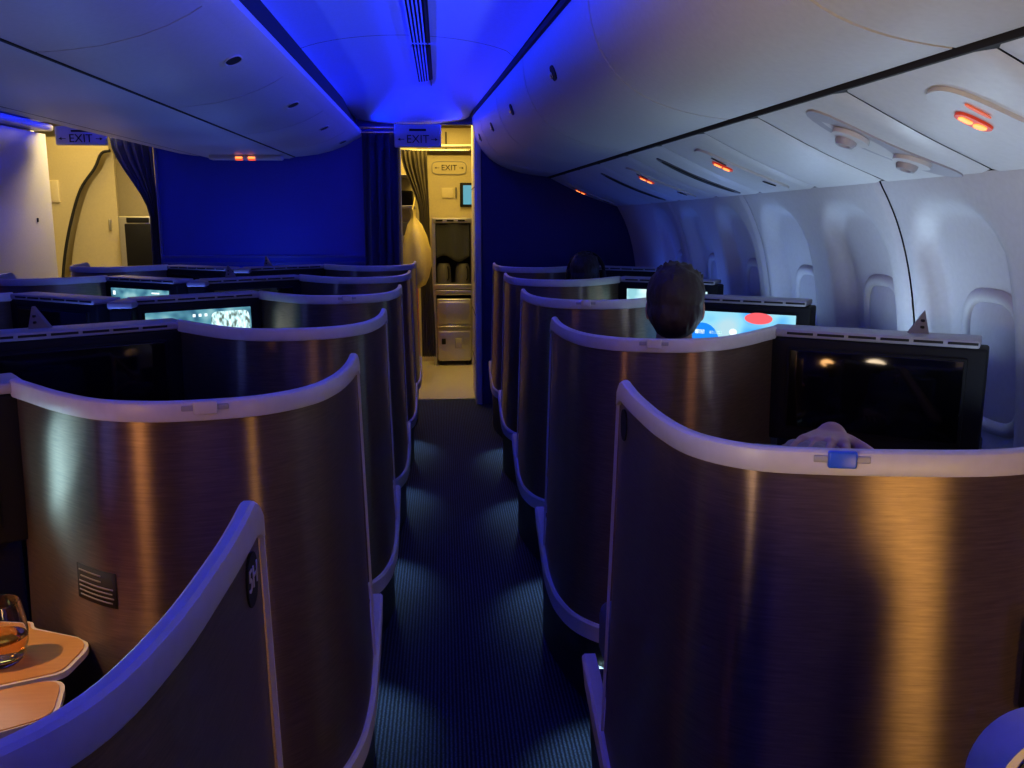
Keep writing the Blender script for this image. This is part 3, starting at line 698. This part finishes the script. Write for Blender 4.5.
    b = MB(); bx(b, -.02, W, .0, .855, .16, .36, .01); D['footwell'] = b.mesh('footwell', M['base'])
    if sx < 0:
        b = MB(); b.box((-1.085, -.56, .72), (.09, .17, .86), .012); D['divider'] = b.mesh('divider', M['dark'])
        b = MB(); b.box((-1.085, -.56, ZT - .024), (.10, .18, .026), .008); D['divider_cap'] = b.mesh('divider_cap', M['ledge'])
    # corner pillar between shell and monitor
    # side console to the window / centre line
    e0, e1 = sx * .92, sx * (1.24 if deep or sx > 0 else 1.10)
    b = MB(); b.box(((e0 + e1) / 2, -.10, .37), (abs(e1 - e0), .62, .74), .02); D['side_console'] = b.mesh('side_console', M['console'])
    b = MB(); b.box((sx * 1.03, -.05, .80), (.16, .40, .10), .02); D['storage_box'] = b.mesh('storage_box', M['console'])
    # reading lamp fin
    b = MB(); b.prism([(sx * .935, -.415, ZT - .01), (sx * .985, -.445, ZT - .01), (sx * .972, -.437, ZT + .058)], (.005, .012, 0)); D['lamp_fin'] = b.mesh('lamp_fin', M['fin'])
    b = MB()
    D['lamp_dots'] = []
    for z in (.02, .038):
        b = MB(); b.box((sx * .967, -.438, ZT + z - .008), (.007, .012, .007), .002); D['lamp_dots'].append(b.mesh('button', M['slot']))
    # seat
    ang = R(25) * -sx; mt = Matrix.Rotation(ang, 4, 'Z')
    def sb(c, size, bev, tilt=0):
        bb = MB(); bb.box((0, 0, 0), size, bev, Matrix.Rotation(tilt, 4, 'X'))
        for v in bb.bm.verts: v.co = mt @ (v.co + Vector(c)) + Vector((sx * .42, -.02, 0))
        return bb
    D['seat_cushion'] = sb((0, .08, .41), (.50, .56, .14), .05).mesh('seat_cushion', M['seat'])
    D['seat_back'] = sb((0, -.235, .76), (.44, .11, .62), .045, R(8)).mesh('seat_back', M['seat'])
    D['headrest'] = sb((0, -.27, 1.03), (.30, .07, .16), .03, R(6)).mesh('headrest', M['seat'])
    b = MB(); b.box((sx * .055, .16, .53), (.075, .30, .14), .03); D['armrest'] = b.mesh('armrest', M['seat'])
    D['seat_base'] = sb((0, .08, .18), (.44, .50, .34), .02).mesh('seat_base', M['base'])
    # latch on the trim, and floor light
    i = min(range(n), key=lambda k: abs(acc[k] - (.62 if not deep else .66))); f = F[i]; mt2 = Matrix((f[2], f[1], f[2].cross(f[1]))).transposed().to_4x4()
    bb = MB(); bb.box(f[0] + f[1] * .0085 + ZZ * (ZT - .012), (.038, .010, .024), .003, mt2); D['latch'] = bb
    bb = MB(); bb.box(f[0] + f[1] * .0065 + ZZ * (ZT - .012), (.075, .006, .010), .002, mt2); D['latch_slide'] = bb.mesh('latch_slide', M['ledge'])
    i = min(range(n), key=lambda k: abs(acc[k] - .02)); f = F[0]
    pts = []
    for k in range(20):
        a = 2 * math.pi * k / 20; pts.append(Vector((-sx * .0050, -.058 + .026 * math.copysign(abs(math.cos(a)) ** .8, math.cos(a)), ZT - .078 + .030 * math.sin(a))))
    b = MB(); b.prism(pts, (sx * .006, 0, 0)); D['number_plate'] = b.mesh('number_plate', M['slot'])
    b = MB(); b.box((sx * .10, -.415, .22), (.05, .05, .012), .004); D['floor_light'] = b.mesh('floor_light', M['lens'])
    PROTO[key] = D; return D
SCREENS = {}
def screen_for(sx, deep, kind, D):
    key = (sx, deep, kind)
    if key in SCREENS: return SCREENS[key]
    bm0 = D['screen'].bm.copy(); mb = MB(); mb.bm.free(); mb.bm = bm0
    m = {'off': 'glassoff', 'art': 'scr_art', 'teal': 'scr_teal', 'pale': 'scr_pale', 'pale2': 'scr_teal'}[kind]
    SCREENS[key] = mb.mesh('screen', M[m]); return SCREENS[key]
def scr_spot(sx, a, c, z0, z1, m, parent, round_=False):
    """a flat patch of the picture on the screen surface"""
    TL, TR = Vector((.61 * sx, -.30, 0)), Vector((1.06 * sx, -.60, 0)); u = (TR - TL).normalized(); nn = Vector((u.y, -u.x, 0)); nn = nn if nn.y < 0 else -nn
    cx, cz, hx, hz = (a + c) / 2, (z0 + z1) / 2, (c - a) / 2, (z1 - z0) / 2; pts = []
    e = 1.0 if round_ else .25
    for k in range(24):
        an = 2 * math.pi * k / 24; cs, sn = math.cos(an), math.sin(an)
        pts.append(TL + u * (cx + hx * math.copysign(abs(cs) ** e, cs)) + ZZ * (cz + hz * math.copysign(abs(sn) ** e, sn)) + nn * .0092)
    b = MB(); b.prism(pts, nn * .0008); return b.build('picture_patch', m, parent)
pods = {}
def pod(row, x, y, sx, label, group, deep=False, kind='off', latch=True, scale=1.0, seat=True):
    D = pod_meshes(sx, deep); t = empty('seat_pod', (x, y, 0)); t.scale = (scale, 1, 1); tag(t, label, 'seat pod', group); pods[row] = t
    sh = link(D['shell'], 'shell', t)
    link(D['top_trim'], 'top_trim', sh); link(D['edge_strip'], 'edge_strip', sh)
    lo = link(D['base'], 'base', t); link(D['lower_trim'], 'lower_trim', lo); link(D['floor_light'], 'floor_light', lo)
    mh = link(D['monitor_housing'], 'monitor_housing', t); link(D['bezel'], 'bezel', mh)
    s = link(screen_for(sx, deep, kind, D), 'screen', mh)
    le = link(D['ledge'], 'ledge', t)
    for q in D['slots']: link(q, 'slot', le)
    link(D['footwell'], 'footwell', t); sc_ = link(D['side_console'], 'side_console', t)
    if row[0] == 'D': sc_.scale.x = .88
    link(D['storage_box'], 'storage_box', t)
    if sx < 0 and row != 'L1': dv = link(D['divider'], 'divider', t); link(D['divider_cap'], 'divider_cap', dv)
    link(D['armrest'], 'armrest', t)
    fn = link(D['lamp_fin'], 'lamp_fin', t) if row in ('R1', 'R2', 'L1', 'L2', 'L3', 'L5', 'L6') else None
    for q in (D['lamp_dots'] if fn else []): link(q, 'button', fn)
    if seat:
        for q in ('seat_cushion', 'seat_back', 'headrest', 'seat_base'): link(D[q], q, t)
    if latch:
        bm0 = D['latch'].bm.copy(); mb = MB(); mb.bm.free(); mb.bm = bm0
        lt = mb.build('latch', M['latchb'] if row == 'R1' else M['latch'], t)
        if row == 'R1': lt['label'] = 'blue latch tab'
        link(D['latch_slide'], 'latch_slide', lt)
    npl = link(D['number_plate'], 'number_plate', t) if row in ('L1', 'R1') else None
    for k in (0,):
        ld = bpy.data.lights.new('floor_lamp_light', 'SPOT'); ld.energy = FLOORW; ld.color = (.55, .85, 1); ld.spot_size = R(120); ld.spot_blend = .6; ld.shadow_soft_size = .02
        lo_ = bpy.data.objects.new('floor_light_beam', ld); COL.objects.link(lo_); lo_.parent = t; lo_.location = (sx * .06, -.47, .26); lo_.rotation_euler = (R(-25), R(-18 * sx), 0)
    return t, npl, mh
FLOORW = 2.4
RX, RP = .342, 1.10
rl = ['brown seat pod nearest on the right, whole curved back in view with a blue latch',
      'brown window-side pod the dark-haired person sits in, black screen beside it',
      'third brown pod along the right side of the aisle, with a blue picture screen',
      'fourth brown pod along the right side of the aisle, before the headphone wearer',
      'furthest right-hand pod, against the blue bulkhead beside the doorway']
rk = ['off', 'off', 'art', 'pale', 'off']
for i in range(5):
    y = 1.70 + RP * i
    T, npl, mh = pod('R' + str(i + 1), RX, y, 1, rl[i], 'window-side seat pods', deep=(i == 0), kind=rk[i], scale=1 if i < 2 else (1, 1, .985, .965, .93)[i], latch=i < 3)
    if i == 2:
        scr_spot(1, .29, .40, 1.085, 1.13, M['scr_red'], mh, True); scr_spot(1, .05, .19, .93, 1.08, M['scr_blue'], mh, True)
        scr_spot(1, .23, .262, 1.035, 1.062, M['scr_white'], mh, True); scr_spot(1, .09, .13, 1.035, 1.052, M['scr_white'], mh); scr_spot(1, .15, .20, 1.037, 1.050, M['scr_pale'], mh)
ll = ['near left pod beside the viewer with a sweeping pale trim and seat number',
      'broad brown centre pod on the left with a small instruction plaque',
      'centre pod behind the wide unlit black screen on the left',
      'centre pod on the left carrying the bright teal screen',
      'fifth centre pod along the left side of the aisle, with a dark screen',
      'furthest centre pod, against the blue centre bulkhead']
lk = ['off', 'pale', 'off', 'teal', 'off', 'off']
lx = [-.216, -.204, -.200, -.195, -.19, -.19]; ly = [1.003, 2.085, 3.10, 4.18, 5.27, 6.36]
for i in range(6):
    T, npl, mh = pod('L' + str(i + 1), lx[i], ly[i], -1, ll[i], 'centre seat pods along the aisle', deep=(i == 0), kind=('pale2' if i == 1 else lk[i]), latch=i in (1, 3), seat=i > 0, scale=(1, 1.045, 1, .955, .96, .97)[i])
    if i == 0:
        rot = Matrix.Translation((.0054, -.058, ZT - .076)) @ Matrix.Rotation(R(90), 4, 'Z') @ Matrix.Rotation(R(90), 4, 'X')
        text_mesh('5H', .036, .0006, 'lettering', M['trim'], rot, npl)
    if i == 1:
        scr_spot(-1, .05, .13, .93, 1.10, M['scr_bright'], mh)  # bright bar added to narrow the streak reflected in the shell
    if i == 3:
        scr_spot(-1, .05, .22, .9, 1.115, M['scr_pic'], mh)
        for k, x in enumerate((.40, .42, .44, .455)): scr_spot(-1, x, x + .010, 1.08, 1.092, M['scr_red'] if k == 2 else M['scr_white'], mh)
        for k, x in enumerate((.235, .26, .285)): scr_spot(-1, x, x + .012, 1.098, 1.110, M['scr_white'], mh)
        scr_spot(-1, .26, .32, 1.062, 1.068, M['scr_white'], mh)
CP_ = -1.295
dl = ['far-side centre pod level with the unlit black screen', 'far-side centre pod level with the pod carrying the bright teal screen', 'far-side centre pod with a small teal screen and a tiny red light', 'furthest far-side centre pod, against the blue centre bulkhead']
for i in range(4):
    T, npl, mh = pod('D' + str(i + 3), 2 * CP_ - lx[i + 2], ly[i + 2], 1, dl[i], 'centre seat pods on the far side', latch=False, kind='teal' if i == 2 else 'off')
    if i == 2: scr_spot(1, .36, .42, 1.105, 1.113, M['scr_white'], mh); scr_spot(1, .06, .08, 1.09, 1.112, M['scr_white'], mh)
# small red indicator on a far pod
b = MB(); b.box((0, 0, .006), (.03, .02, .012), .004); o = b.build('indicator_light', M['lit']); o.location = (-2.30, 4.742, ZT - .022); tag(o, 'tiny red light glowing on the far-side pod ledge', 'indicator light')

# plaque on the broad left pod
t = empty('instruction_plaque', (0, 0, 0)); tag(t, 'small dark plaque with pale lines of print on the broad left pod', 'plaque')
path = frames(pod_curve(-1, False)); k0 = None
def on_shell(px, z, lift):                               # point on the L2 shell at local x = px
    best = min(range(len(path) * 1), key=lambda i: abs(path[i][0].x - px) if i > 25 else 9)
    i = best; j = min(i + 1, len(path) - 1) if path[min(i + 1, len(path) - 1)][0].x < px or True else i
    a, c = path[i - 1], path[min(i + 1, len(path) - 1)]
    t_ = (px - a[0].x) / (c[0].x - a[0].x) if abs(c[0].x - a[0].x) > 1e-5 else 0
    p = a[0].lerp(c[0], t_); nrm = a[1].lerp(c[1], t_).normalized()
    flare = .008 + (0.0)
    fl = lerp(.004, .012, (.9 - z) / .3)
    q = p + nrm * (fl + lift); return Vector((q.x * 1.045 + lx[1], q.y + ly[1], z))
def strip_on(x0, x1, za, zb, lift, name, m, par, n=10):
    b = MB(); b.grid(lambda u, v: on_shell(lerp(x0, x1, u), lerp(za, zb, v), lift), n, 1)
    o = b.build(name, m, par, 60, False); s = o.modifiers.new('thickness', 'SOLIDIFY'); s.thickness = .001; s.offset = 0; return o
pl_ = strip_on(-.452, -.366, .806, .872, .0015, 'plate', M['plate'], t)
random.seed(3)
for k, (x0, x1, z) in enumerate(((-.446, -.396, .862), (-.442, -.396, .851), (-.446, -.372, .8405), (-.446, -.374, .832), (-.446, -.371, .8235), (-.444, -.374, .815))):
    strip_on(x0, x1, z - .0014, z + .0014, .0030, 'print_line', M['plateink'], t)

# ------------------------------------------------------------------ tray table, glass, near armrest
t = empty('tray_table', (-.78, 1.58, .72)); tag(t, 'folding wood tray table with cream edges at the lower left', 'tray table')
def slab(pts, z0, z1, name, m, ):
    P = catmull([(x, y, 0) for x, y in pts] + [(*pts[0], 0)], 5)[:-1]
    return P
def leaf(pts, z, name):
    c = Vector((sum(p[0] for p in pts) / len(pts), sum(p[1] for p in pts) / len(pts), 0)); out = []
    n = len(pts)
    for i in range(n):                                    # rounded corners
        p0, p1, p2 = (Vector((*pts[(i + j) % n], 0)) for j in (-1, 0, 1)); r = pts_r[i % len(pts_r)]
        a = p1 + (p0 - p1).normalized() * r; d = p1 + (p2 - p1).normalized() * r
        for k in range(6): q = k / 5; out.append(a * (1 - q) ** 2 + p1 * 2 * q * (1 - q) + d * q * q)
    o0 = Vector(t.location)
    b = MB(); b.prism([(p.x - o0.x, p.y - o0.y, z - .012) for p in out], (0, 0, .011)); lf = b.build(name, M['cream'], t)
    ins = [p + (c - p).normalized() * .008 for p in out]
    b = MB(); b.prism([(p.x - o0.x, p.y - o0.y, z - .002) for p in ins], (0, 0, .003)); b.build('wood_top', M['wood'], lf); return lf
pts_r = [.03, .012, .012, .05, .02]
leaf([(-1.05, 1.73), (-.81, 1.715), (-.795, 1.685), (-.655, 1.62), (-.665, 1.50)] + [(-1.05, 1.33)], .0, 'leaf')
pts_r = [.02, .05, .03, .02]
leaf([(-1.05, 1.315), (-.655, 1.49), (-.62, 1.36), (-1.05, 1.10)], .0, 'leaf')
b = MB(); b.box((-.16, 0, -.045), (.06, .5, .05), .01); b.build('support_arm', M['console'], t)
for k, (x, y) in enumerate(((-.14, -.10), (-.02, -.05))):
    b = MB(); b.box((x, y, -.016), (.05, .03, .012), .004); b.build('hinge', M['metal'], t)
t = empty('drinking_glass', (-.79, 1.545, .7215)); tag(t, 'stemless glass of amber drink standing on the wood tray', 'glass')
b = MB(); b.lathe([(0, 0), (.030, 0), (.038, .008), (.0455, .035), (.0465, .055), (.043, .085), (.0375, .112), (.0362, .112), (.0415, .085), (.0450, .055), (.0440, .036), (.036, .012), (.028, .008), (0, .008)], n=40); b.build('tumbler', M['glass'], t)
b = MB(); b.lathe([(0, .0085), (.0278, .0085), (.0357, .0125), (.0437, .036), (.0446, .047), (0, .047)], n=40); b.build('drink', M['drink'], t)

t = empty('armrest', (.618, .80, .945)); tag(t, 'rounded violet-lit armrest cap at the bottom right corner', 'armrest')
b = MB(); pts = []
prof = [(-.07, -.30), (-.07, -.03)] + [(-.0 - .07 * math.cos(R(a)), -.03 + .075 * math.sin(R(a))) for a in range(10, 91, 8)] + [(.03, .044), (.06, .036), (.085, .015), (.09, -.02), (.09, -.30)]
b.prism([(x, -.02, z) for x, z in prof], (0, .05, 0))
bmesh.ops.bevel(b.bm, geom=[e for e in b.bm.edges if abs(e.verts[0].co.y - e.verts[1].co.y) < 1e-6], offset=.01, segments=3, affect='EDGES')
b.build('cap', M['trim'], t)
b = MB(); b.lathe([(0, 0), (.026, 0), (.03, .004), (.03, .006), (0, .006)], n=40)
for v in b.bm.verts: v.co = Vector((v.co.x * 1.95 + .010, -.0205 - v.co.z * .3, v.co.y * 1.36 - .0035))
b.build('recess', M['slot'], t)
b = MB(); b.box((.03, .03, -.60), (.10, .05, .64), .01); b.build('post', M['base'], t)
# dark stowage catch on the near right pod
t = empty('stowage_catch', (.835, 1.122, .865)); tag(t, 'black catch plate on the near right pod at the picture edge', 'catch')
b = MB(); b.box((.02, .0, 0), (.075, .03, .14), .012, Matrix.Rotation(R(-8), 4, 'Z')); b.build('plate', M['slot'], t)
b = MB(); b.tube([(-.005, -.018, .0), (.02, -.026, .03), (.05, -.02, .055)], .004); b.build('lever', M['metal'], t)

# ------------------------------------------------------------------ people
def fuse(mb, name, m, parent, voxel, smooth_it=4, noise_amp=0.0, noise_scale=40, strands=None):
    me = mb.mesh(name, m, 0); o = bpy.data.objects.new(name, me); COL.objects.link(o)
    md = o.modifiers.new('fuse', 'REMESH'); md.mode = 'VOXEL'; md.voxel_size = voxel
    sm = o.modifiers.new('smooth', 'SMOOTH'); sm.iterations = smooth_it; sm.factor = .5
    bpy.context.view_layer.update()
    me2 = bpy.data.meshes.new_from_object(o.evaluated_get(bpy.context.evaluated_depsgraph_get()))
    o.data = me2; o.modifiers.clear(); bpy.data.meshes.remove(me)
    me2.materials.clear(); me2.materials.append(m)
    if noise_amp:
        for v in me2.vertices:
            n = v.normal; p = v.co
            q = Vector((p.x * noise_scale, p.y * noise_scale, p.z * noise_scale * .45))
            v.co = p + n * noise_amp * (mnoise.noise(q) + .5 * mnoise.noise(q * 2.3))
    for p in me2.polygons: p.use_smooth = True
    o.parent = parent; o.name = name; return o
def hand(b, wrist, d, palm_n, s=1.0, curl=.5, thumb_side=1):
    """palm and five bent fingers; d = pointing direction, palm_n = palm facing"""
    d = Vector(d).normalized(); palm_n = Vector(palm_n); palm_n = (palm_n - d * palm_n.dot(d)).normalized(); side = d.cross(palm_n) * thumb_side
    w = Vector(wrist)
    for k in range(4):
        o = (k - 1.5) * .020 * s
        b.cone(w + side * o * .6, .014 * s, w + d * .085 * s + side * o * 1.08, .0112 * s, 10)
    L = [.062, .074, .080, .070]                           # little .. index
    for k in range(4):
        fan = (k - 1.5) * .11; base = w + d * .085 * s + side * (k - 1.5) * .0235 * s; a = 0; p = base; r = .0083 * s
        for j, f in enumerate((.45, .32, .25)):
            a += curl * (.55 if j == 0 else .8); dd = (d * math.cos(a) + palm_n * math.sin(a) + side * fan).normalized()
            q = p + dd * L[k] * f * s * 1.0; b.cone(p, r, q, r * .92, 10); p = q; r *= .92
    p = w + side * .030 * s + d * .018 * s; dd = (d * .55 + side * .75 + palm_n * .25).normalized()
    for j, f in enumerate((.040, .032, .026)):
        q = p + dd * f * s; b.cone(p, (.0125 - .001 * j) * s, q, (.0115 - .001 * j) * s, 10); p = q; dd = (dd + d * .25 - side * .12).normalized()
def person(name, loc, rz, label, head, hair, shirt, hairstyle, lean=0.12, arm_up=False, tilt=0.0):
    """seated figure, +Y forward; loc is the floor point under the hips, head = centre height of the head"""
    t = empty(name, loc, rz); tag(t, label, 'person')
    hipz = .56; H_ = head - hipz; chest = Vector((0, -.02 - lean * .55, hipz + H_ * .46)); neck = Vector((0, -.03 - lean, head - .165)); hc = Vector((0, -.015 - lean, head))
    hip = Vector((0, 0, hipz))
    b = MB()
    b.cone(hip + Vector((-.07, 0, 0)), .115, hip + Vector((.07, 0, 0)), .115)
    b.cone(hip, .13, chest, .135); b.cone(chest + Vector((-.07, 0, .02)), .12, chest + Vector((.07, 0, .02)), .12)
    sh = neck + Vector((0, 0, -.085))
    b.cone(sh + Vector((-.15, 0, 0)), .062, sh + Vector((.15, 0, 0)), .062); b.cone(chest, .13, sh, .09)
    b.cone(sh, .06, hc + Vector((0, -.01, -.06)), .052)
    T = Matrix.Rotation(tilt, 4, 'Y')
    def hp(x, y, z): return hc + (T @ Vector((x, y, z)))
    b.ell(hp(0, -.012, .025), (.074, .094, .088)); b.ell(hp(0, .022, -.045), (.058, .066, .066)); b.ell(hp(0, .055, -.088), (.03, .03, .024))
    b.cone(hp(0, .086, .012), .010, hp(0, .104, -.028), .014)
    b.ell(hp(-.012, .096, -.030), (.009, .010, .007)); b.ell(hp(.012, .096, -.030), (.009, .010, .007))
    b.ell(hp(0, .086, -.058), (.024, .010, .006)); b.ell(hp(0, .084, -.068), (.021, .011, .007))
    b.cone(hp(-.05, .070, .036), .010, hp(-.012, .086, .034), .009); b.cone(hp(.05, .070, .036), .010, hp(.012, .086, .034), .009)
    for s in (-1, 1):
        b.ell(hp(s * .031, .078, .014), (.013, .010, .008)); b.ell(hp(s * .077, -.008, -.008), (.010, .020, .032), Matrix.Rotation(R(-14), 4, 'X'))
    arms = []
    for s in (-1, 1):
        s0 = sh + Vector((s * .175, 0, -.01))
        if arm_up and s == 1:
            e = s0 + Vector((.10, .25, -.06)); w = hp(.030, .075, .110); d = Vector((-.16, -.98, .10)); pn = Vector((0, 0, -1))
        else:
            e = s0 + Vector((s * .07, .04, -.27)); w = e + Vector((-s * .10, .20, .00)); w.z = max(w.z, hipz + .13); d = Vector((-s * .5, .8, -.12)); pn = Vector((0, 0, -1))
        b.cone(s0, .052, e, .040); b.cone(e, .040, w, .026); arms.append((s0, e, w))
        hand(b, w + d.normalized() * .012, d, pn, 1.0, .35 if not arm_up else .30, thumb_side=(1 if s * (1) > 0 else -1))
    legs = []
    for s in (-1, 1):
        k = hip + Vector((s * .12, .44, -.01)); a = Vector((s * .12, .52, .09))
        b.cone(hip + Vector((s * .09, .02, -.01)), .092, k, .062); b.cone(k, .058, a, .040); b.cone(a + Vector((0, -.03, -.035)), .036, a + Vector((0, .13, -.055)), .032)
        legs.append((k, a))
    fuse(b, 'body', M['skin'], t, .0045, 2)
    c = MB(); c.cone(hip + Vector((-.08, 0, .03)), .128, hip + Vector((.08, 0, .03)), .128); c.cone(hip, .148, chest, .150); c.cone(chest + Vector((-.07, 0, .02)), .134, chest + Vector((.07, 0, .02)), .134)
    c.cone(sh + Vector((-.16, 0, -.005)), .074, sh + Vector((.16, 0, -.005)), .074); c.cone(chest, .142, sh, .10)
    for s0, e, w in arms: c.cone(s0, .066, s0.lerp(e, .75), .056)
    fuse(c, 'shirt', shirt, t, .010, 3, .004, 14)
    c = MB()
    for s, (k, a) in zip((-1, 1), legs): c.cone(hip + Vector((s * .09, .02, -.01)), .108, k, .074); c.cone(k, .072, a + Vector((0, 0, .05)), .058)
    c.cone(hip + Vector((-.07, 0, -.02)), .13, hip + Vector((.07, 0, -.02)), .13); fuse(c, 'trousers', M['jeans'], t, .010, 3, .004, 14)
    for s, (k, a) in zip((-1, 1), legs):
        c = MB(); c.cone(a + Vector((0, -.035, -.04)), .044, a + Vector((0, .15, -.052)), .036); c.cone(a + Vector((0, -.02, 0)), .044, a + Vector((0, -.02, -.03)), .046)
        for v in c.bm.verts: v.co.z = max(v.co.z, .004)
        fuse(c, 'shoe', M['dark'], t, .008, 2)
    c = MB()
    if hairstyle == 'short':
        c.ell(hp(0, -.026, .040), (.086, .097, .090)); c.ell(hp(0, -.056, -.012), (.076, .068, .078)); c.ell(hp(0, .03, .090), (.062, .062, .038)); c.ell(hp(-.045, -.02, -.005), (.038, .05, .06)); c.ell(hp(.045, -.02, -.005), (.038, .05, .06))
        random.seed(11)
        for k in range(26):
            th = random.uniform(0, 2 * math.pi); ph = random.uniform(0.0, 1.0); n = Vector((math.sin(ph) * math.cos(th), math.sin(ph) * math.sin(th), math.cos(ph)))
            if n.y > .75: continue
            p = Vector((n.x * .084, -.024 + n.y * .093, .04 + n.z * .088)); q = p + (n + Vector((random.uniform(-.5, .5), random.uniform(-.2, .6), random.uniform(-.1, .4)))) * .007
            c.cone(hp(*p), .012, hp(*q), .005, 8)
        fuse(c, 'hair', hair, t, .0045, 5, .0045, 38)
    else:
        c.ell(hp(0, -.028, .040), (.088, .098, .086)); c.ell(hp(0, -.055, -.015), (.078, .070, .078)); c.ell(hp(0, .02, .080), (.058, .055, .032))
        random.seed(5)
        for k in range(46):
            th = random.uniform(0, 2 * math.pi); ph = random.uniform(0.2, 1.3); n = Vector((math.sin(ph) * math.cos(th), math.sin(ph) * math.sin(th), math.cos(ph)))
            if n.y > .7: continue
            p = Vector((n.x * .081, -.026 + n.y * .090, .038 + n.z * .08)); tn = Vector((-n.y, n.x, 0)) * random.choice((-1, 1))
            c.cone(hp(*p), .010, hp(*(p + n * .008 + tn * .03)), .004, 8)
        fuse(c, 'hair', hair, t, .0045, 2, .003, 60)
    for s in (-1, 1):
        e = MB(); e.ell(hp(s * .031, .081, .014), (.0095, .0075, .0075), None, 14); e.build('eye', mat('eye', (.75, .74, .72), .2) if 'eye' not in bpy.data.materials else bpy.data.materials['eye'], t)
    return t
# person in the second right-hand pod
person('person', (.695, 2.66, 0), R(-14), 'person with messy dark brown hair seated with back to the viewer', 1.235, M['hairdark'], M['shirt'], 'short', lean=.03)
person('person', (.655, 1.52, 0), R(-22), 'person slouched behind the nearest right pod, one hand on fair hair', 1.014, M['hairblond'], M['shirtg'], 'thin', lean=.10, arm_up=True)
person('person', (.83, 5.22, 0), R(-16), 'distant person wearing black over-ear headphones near the bulkhead', 1.165, M['hairdark'], M['shirt'], 'short', lean=.02)
t = empty('headphones', (.83 - .005, 5.22 - .035, 1.165), R(-16)); tag(t, 'black over-ear headphones on the distant seated person', 'headphones')
b = MB(); b.tube([(.104 * math.cos(a), 0, .01 + .118 * math.sin(a)) for a in [math.pi * k / 24 for k in range(25)]], .011, 10); b.build('headband', M['dark'], t)
for s in (-1, 1):
    b = MB(); b.ell((s * .098, .0, -.01), (.020, .036, .044)); b.build('ear_cup', M['dark'], t)

# ------------------------------------------------------------------ lights
W = bpy.data.worlds.new('world'); sc.world = W; W.use_nodes = True
W.node_tree.nodes['Background'].inputs[0].default_value = (.02, .03, .08, 1); W.node_tree.nodes['Background'].inputs[1].default_value = .05
def area(name, loc, rot, sx, sy, power, col, spread=180):
    l = bpy.data.lights.new(name, 'AREA'); l.shape = 'RECTANGLE'; l.size = sx; l.size_y = sy; l.energy = power; l.color = col; l.spread = R(spread)
    o = bpy.data.objects.new(name, l); COL.objects.link(o); o.location = loc; o.rotation_euler = rot; return o
def spot(name, loc, target, power, col, size, blend=.5, soft=.03):
    l = bpy.data.lights.new(name, 'SPOT'); l.energy = power; l.color = col; l.spot_size = R(size); l.spot_blend = blend; l.shadow_soft_size = soft
    o = bpy.data.objects.new(name, l); COL.objects.link(o); o.location = loc; d = Vector(target) - Vector(loc); o.rotation_euler = d.to_track_quat('-Z', 'Y').to_euler(); return o
BLUE = (.0, .016, 1.0)
# mood lighting: LED strips in the coves on both sides, throwing light across the ceiling
area('cove_strip_light', (-.612, 2.4, 2.160), (0, R(-102), 0), .03, 9.6, 24, BLUE, 42)
area('cove_strip_light', (LA(2.4).x - .035, 2.4, 2.200), (0, R(95), R(3.0)), .03, 9.6, 26, BLUE, 50)
area('cove_strip_light', (-2.33, 2.4, 2.165), (0, R(104), 0), .03, 9.6, 20, BLUE, 60)
# galley lighting
YEL = (1.0, .66, .13)
area('galley_ceiling_light', (-.02, 7.85, 2.36), (R(12), 0, 0), .5, .5, 12, YEL)
area('galley_ceiling_light', (-.0, 8.7, 2.38), (0, 0, 0), .8, .6, 9, YEL)
area('galley_ceiling_light', (-3.1, 8.2, 2.38), (0, 0, 0), 1.0, .7, 5, YEL)
area('galley_ceiling_light', (-2.6, 7.65, 2.36), (0, R(25), 0), .4, .5, 22, (1, .76, .36))
WARM = (1.0, .62, .22)
# reading lamps in the near pods, rear galley behind the viewer, added bin wash
spot('reading_lamp', (.88, .16, .84), (.75, 1.3, .75), 10.5, (1, .60, .16), 130, .9, .13)
spot('reading_lamp', (-1.19, .62, 1.20), (-.85, 1.7, .65), 12, (1, .50, .17), 130, .9, .09)
spot('reading_lamp', (-1.28, 1.30, 1.92), (-.85, 1.53, .7), 36, (1, .56, .18), 30, .5)
spot('reading_lamp', (1.20, 1.35, 1.24), (.70, 2.3, .75), 3, (1, .5, .25), 75, .8, .10)
area('rear_galley_light', (.2, -2.2, 1.6), (R(82), 0, 0), 1.4, .5, 1.2, (1, .70, .50))
spot('reading_lamp', (-.72, .10, 1.25), (.98, 1.75, 1.95), 74, (1, .76, .50), 54, 1.0, .15)  # wash added to brighten the near right bins, no reading lamp there
# blue fill added to light the middle bins from below, not real lamps
for i_ in range(6):
    area('console_lamp', (-1.33, 1.25 + 1.09 * i_, .86), (R(180), 0, 0), .06, .30, 1.7, (.12, .22, 1.0), 165)
# cool fill lights added above the window-side consoles for the wall and bins
for i_, e_ in enumerate((2.2, 2.4, 1.6, .9, .6)):
    area('console_lamp', (1.36, 1.70 + RP * i_ + .1, .90), (R(180), R(-8), 0), .05, .30, e_, ((.58, .76, 1.0), (.55, .76, 1.0), (.40, .62, 1.0), (.12, .26, 1.0), (.05, .15, 1.0))[i_], 150)

sc.view_settings.view_transform = 'Standard'; sc.view_settings.look = 'None'; sc.view_settings.exposure = .30; sc.view_settings.gamma = 1; sc.view_settings.use_curve_mapping = False
